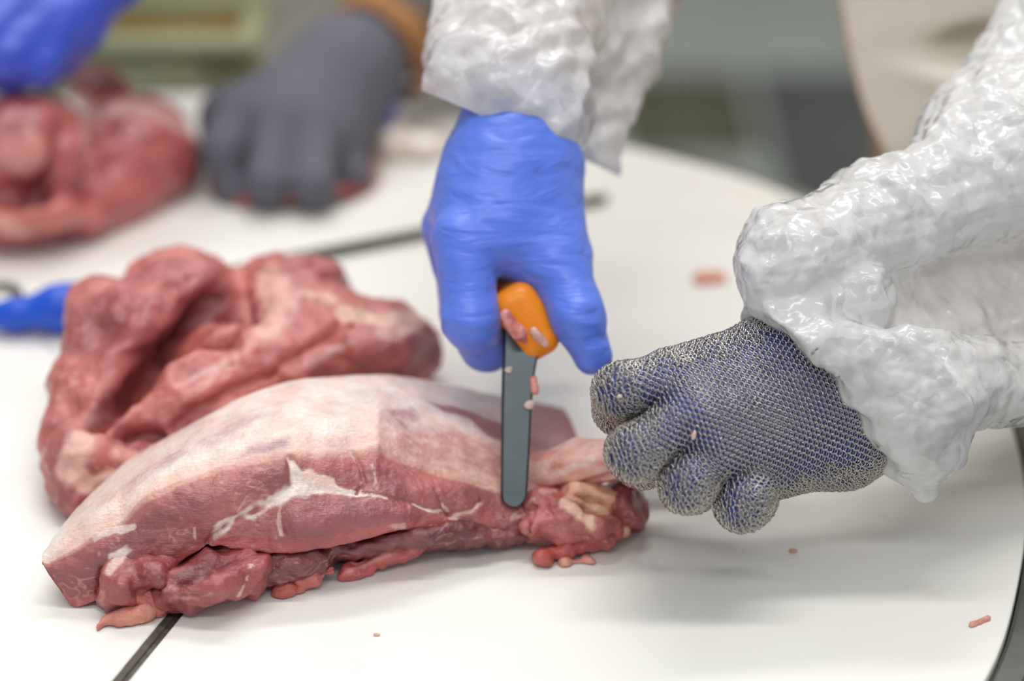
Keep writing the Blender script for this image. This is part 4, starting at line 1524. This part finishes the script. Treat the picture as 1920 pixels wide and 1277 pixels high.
bh = thing('honing_steel', tuple(WZ(60, 610)), 'grey honing steel with blue handle lying across the board behind the creased meat', 'honing steel')
fk = Field([(0.008, [C(Bd(30, 590, .012), Bd(110, 577, .015), 24, 36, .01), C(Bd(110, 577, .015), Bd(190, 562, .015), 40, 42, .01), C(Bd(-14, 592, .011), Bd(30, 590, .012), 24, 26, .01)])], 0.0016)
V, F = fk.mesh(0, 2)
V[:, 2] = np.maximum(V[:, 2], 0.0005)
obj('handle', V, F, M['blue_handle'], bh)
V, F = tube([WZ(180, 570, .012), WZ(540, 486, .0042), WZ(1128, 372, .0034), WZ(1138, 370, .0034)], [.0036, .0036, .0034, .002], 16)
obj('rod', V, F, M['rod'], bh)
p_ = WZ(-6, 560, .004)
V, F = tube([p_ + np.array([0.013 * math.cos(t), 0.018 * math.sin(t), 0]) for t in np.linspace(0, 2 * math.pi, 25)], 0.0024, 8, caps=False)
obj('hanging_ring', V, F, M['rod'], bh)

# ------------------------------------------------------------------ worker across the table
GH_palm = [C((636, 128, 1.50), (455, 215, 1.45), 80, 52, .02), C((652, 140, 1.50), (520, 225, 1.44), 80, 54, .02), C((664, 165, 1.495), (590, 240, 1.44), 70, 54, .02), C((668, 195, 1.49), (640, 268, 1.445), 48, 44, .02),
           C((640, 128, 1.50), (690, 98, 1.53), 84, 82, .02)]
GH_fing = fingers_of([
    [((450, 215, 1.45), 50), ((415, 280, 1.42), 38), ((440, 356, 1.415), 35), ((480, 356, 1.45), 32)],
    [((520, 225, 1.44), 48), ((500, 340, 1.395), 37), ((508, 368, 1.405), 34), ((550, 340, 1.45), 32)],
    [((590, 240, 1.44), 50), ((588, 345, 1.395), 38), ((592, 370, 1.405), 35), ((620, 340, 1.45), 32)],
    [((650, 265, 1.45), 42), ((662, 330, 1.43), 32), ((662, 352, 1.44), 30), ((680, 330, 1.455), 28)]], 0.008)
GH_thumb = fingers_of([[((560, 150, 1.5), 55), ((420, 215, 1.48), 42), ((410, 260, 1.47), 38)]], 0.01)
GH = [(0.008, GH_palm)] + [(0.004, f) for f in GH_fing] + [(0.01, f) for f in GH_thumb]
BH_palm = [C((205, -70, 1.43), (120, 30, 1.40), 66, 66, .02), C((120, 30, 1.40), (60, 70, 1.385), 66, 58, .02), C((330, -260, 1.5), (205, -70, 1.43), 80, 66, .02)]
BH_fing = fingers_of([
    [((110, 50, 1.385), 48), ((70, 120, 1.365), 40), ((20, 140, 1.37), 36), ((-20, 120, 1.39), 34)],
    [((70, 40, 1.38), 50), ((20, 105, 1.358), 42), ((-30, 120, 1.365), 38), ((-60, 100, 1.385), 34)],
    [((40, 0, 1.385), 50), ((-30, 70, 1.36), 42), ((-80, 80, 1.37), 38)],
    [((10, -30, 1.39), 46), ((-60, 30, 1.37), 40), ((-110, 40, 1.38), 36)]], 0.008)
BH_thumb = fingers_of([[((160, 10, 1.41), 44), ((120, 95, 1.40), 36), ((80, 140, 1.39), 32)]], 0.01)
BH = [(0.008, BH_palm)] + [(0.004, f) for f in BH_fing] + [(0.01, f) for f in BH_thumb]
wl, wr2 = W(740, 30, 1.57), W(330, -260, 1.5)
arms2 = [(0.02, [cone(W(700, 96, 1.535), (0.10, 1.68, 0.2), .024, .036, .02), cone((0.10, 1.68, 0.2), (0.05, 1.93, 0.44), .045, .055, .02)]),
         (0.02, [cone(W(250, -130, 1.45), (-0.30, 1.66, 0.26), .03, .042, .02), cone((-0.30, 1.66, 0.26), (-0.36, 1.93, 0.44), .045, .055, .02)]),
         (0.05, [cone((-0.36, 1.95, 0.43), (0.02, 1.95, 0.43), .07, .07, .04), cone((-0.26, 1.98, 0.36), (-0.25, 2.0, -0.4), .12, .12, .04), cone((-0.08, 1.98, 0.36), (-0.09, 2.0, -0.4), .12, .12, .04),
                 cone((-0.17, 1.97, 0.48), (-0.17, 1.95, 0.58), .06, .055, .03)])]
V, F = Field(shrink(GH, 0.0025) + shrink(BH, 0.0025) + arms2, 0.0055, 0.012).mesh(0, 1)
person2 = obj('person', V, F, M['skin'], base=(-0.17, 1.98, FLOOR_Z))
tag(person2, 'person across the table in grey knitted glove and blue glove holding meat', 'person')
V, F = Field(GH, 0.0028, 0.01).mesh(0, 2)
obj('grey_glove', V, F, M['grey'], person2)
V, F = Field([(0.004, [C((690, 150, 1.50), (722, 215, 1.485), 60, 22, .01), C((700, 120, 1.515), (735, 190, 1.50), 50, 20, .01)])], 0.0022, 0.008).mesh(0, 2)
obj('inner_glove', V, F, M['blue_far'], person2)
V, F = Field(BH, 0.0028, 0.01).mesh(0, 2)
V = V + normals(V, F) * (0.003 * crumple(V, 22, 4, 2))[:, None]
obj('blue_glove', V, F, M['blue_far'], person2)
pa, pb_ = W(694, 108, 1.535), W(722, 74, 1.555)
V, F = Field([(0.01, [cone(pa, pb_, .036, .038, .01)])], 0.002).mesh(0, 2)
for nm, a_, b_, r_, mt in (('cuff_band', W(698, 106, 1.53), W(736, 72, 1.55), 0.0385, 'cuff'), ('coat_sleeve', W(733, 75, 1.549), np.array((0.10, 1.68, 0.2)), 0.037, 'olive'),):
    d_ = nrm(b_ - a_)
    L0 = np.linalg.norm(b_ - a_)
    prof_ = [(0, r_ * 0.9), (0, r_), (0.12 * L0, r_ * 1.03)] + [(L0 * t, r_ * (1.03 + 0.25 * (t if nm == 'coat_sleeve' else 0) + 0.02 * math.sin(t * 25))) for t in np.linspace(0.2, 1, 14)]
    V, F = tube([a_ + d_ * s_ + d_ * 1e-4 * i for i, (s_, _) in enumerate(prof_)], [q[1] for q in prof_], 40, caps=False)
    V = V + 0.002 * np.stack([noise(V * 40), noise(V * 40 + 5), noise(V * 40 + 11)], 1)
    o = obj(nm, V, F, M[mt], person2)
    sm_ = o.modifiers.new('solid', 'SOLIDIFY'); sm_.thickness = 0.002
V, F = Field([(0.02, [cone((0.10, 1.68, 0.2), (0.05, 1.93, 0.44), .058, .075, .02), cone((-0.30, 1.66, 0.26), (-0.36, 1.93, 0.44), .06, .075, .02), cone(W(262, -160, 1.46), (-0.30, 1.66, 0.26), .042, .06, .02)]),
              (0.04, [cone((-0.36, 1.95, 0.43), (0.02, 1.95, 0.43), .085, .085, .04), cone((-0.26, 1.98, 0.36), (-0.25, 2.0, -0.6), .135, .15, .04), cone((-0.08, 1.98, 0.36), (-0.09, 2.0, -0.6), .135, .15, .04)])], 0.006, 0.012).mesh(0, 2)
V = V + normals(V, F) * (0.006 * crumple(V, 8, 4, 2))[:, None]
obj('work_coat', V, F, M['shirt'], person2)

# ------------------------------------------------------------------ behind the table
cr = thing('crate', (-0.25, 1.82, FLOOR_Z), 'olive yellow crate with pale green rim behind the table at upper left', 'crate')
x0, x1, y0, y1, zt, zb = -0.36, -0.2, 1.71, 1.80, -0.01, -0.4
w = 0.006
for nm, lo, hi, mt in (('wall_panel', (x0, y0, zb), (x1, y0 + w, zt), 'crate_rim'), ('wall_panel', (x0, y1 - w, zb), (x1, y1, zt), 'crate'), ('wall_panel', (x0, y0 + w, zb), (x0 + w, y1 - w, zt), 'crate'),
                       ('wall_panel', (x1 - w, y0 + w, zb), (x1, y1 - w, zt), 'crate'), ('bottom', (x0, y0, zb - w), (x1, y1, zb), 'crate')):
    obj(nm, *box(lo, hi), M[mt], cr, smooth=False)
for lo, hi in (((x0 - .012, y0 - .012, zt), (x1 + .012, y0 + w, zt + .014)), ((x0 - .012, y1 - w, zt), (x1 + .012, y1 + .012, zt + .014)), ((x0 - .012, y0 + w, zt), (x0 + w, y1 - w, zt + .014)), ((x1 - w, y0 + w, zt), (x1 + .012, y1 - w, zt + .014))):
    obj('rim', *box(lo, hi), M['crate_rim'], cr, smooth=False)
obj('skid', *box((x0, y0, FLOOR_Z), (x1, y1, zb - w)), M['crate_rim'], cr, smooth=False)

V, F = box((0.42, 2.9, FLOOR_Z), (1.5, 3.95, FLOOR_Z + 0.012))  # added dark slab in place of the shade on the floor
o = obj('floor_shade', V, F, M['mat'], smooth=False)  # M['mat'] holds the shade tone of this added slab
tag(o, 'dark grey slab standing in for shade on the floor left of the cream apron', 'mat')  # filed under mat, but an added stand-in for shade
dr_ = thing('floor_patch', (0.29, 3.75, FLOOR_Z), 'dark olive bar patch in the floor behind the plastic sleeve', 'olive_patch')  # dark olive bars on a thin plate, darker than the floor
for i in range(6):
    obj('patch_bar', *box((0.19 + i * 0.034, 3.62, FLOOR_Z), (0.21 + i * 0.034, 3.94, FLOOR_Z + 0.01)), M['olive_patch'], dr_, smooth=False)
obj('patch_plate', *box((0.18, 3.6, FLOOR_Z), (0.40, 3.96, FLOOR_Z + 0.004)), M['olive_patch'], dr_, smooth=False)
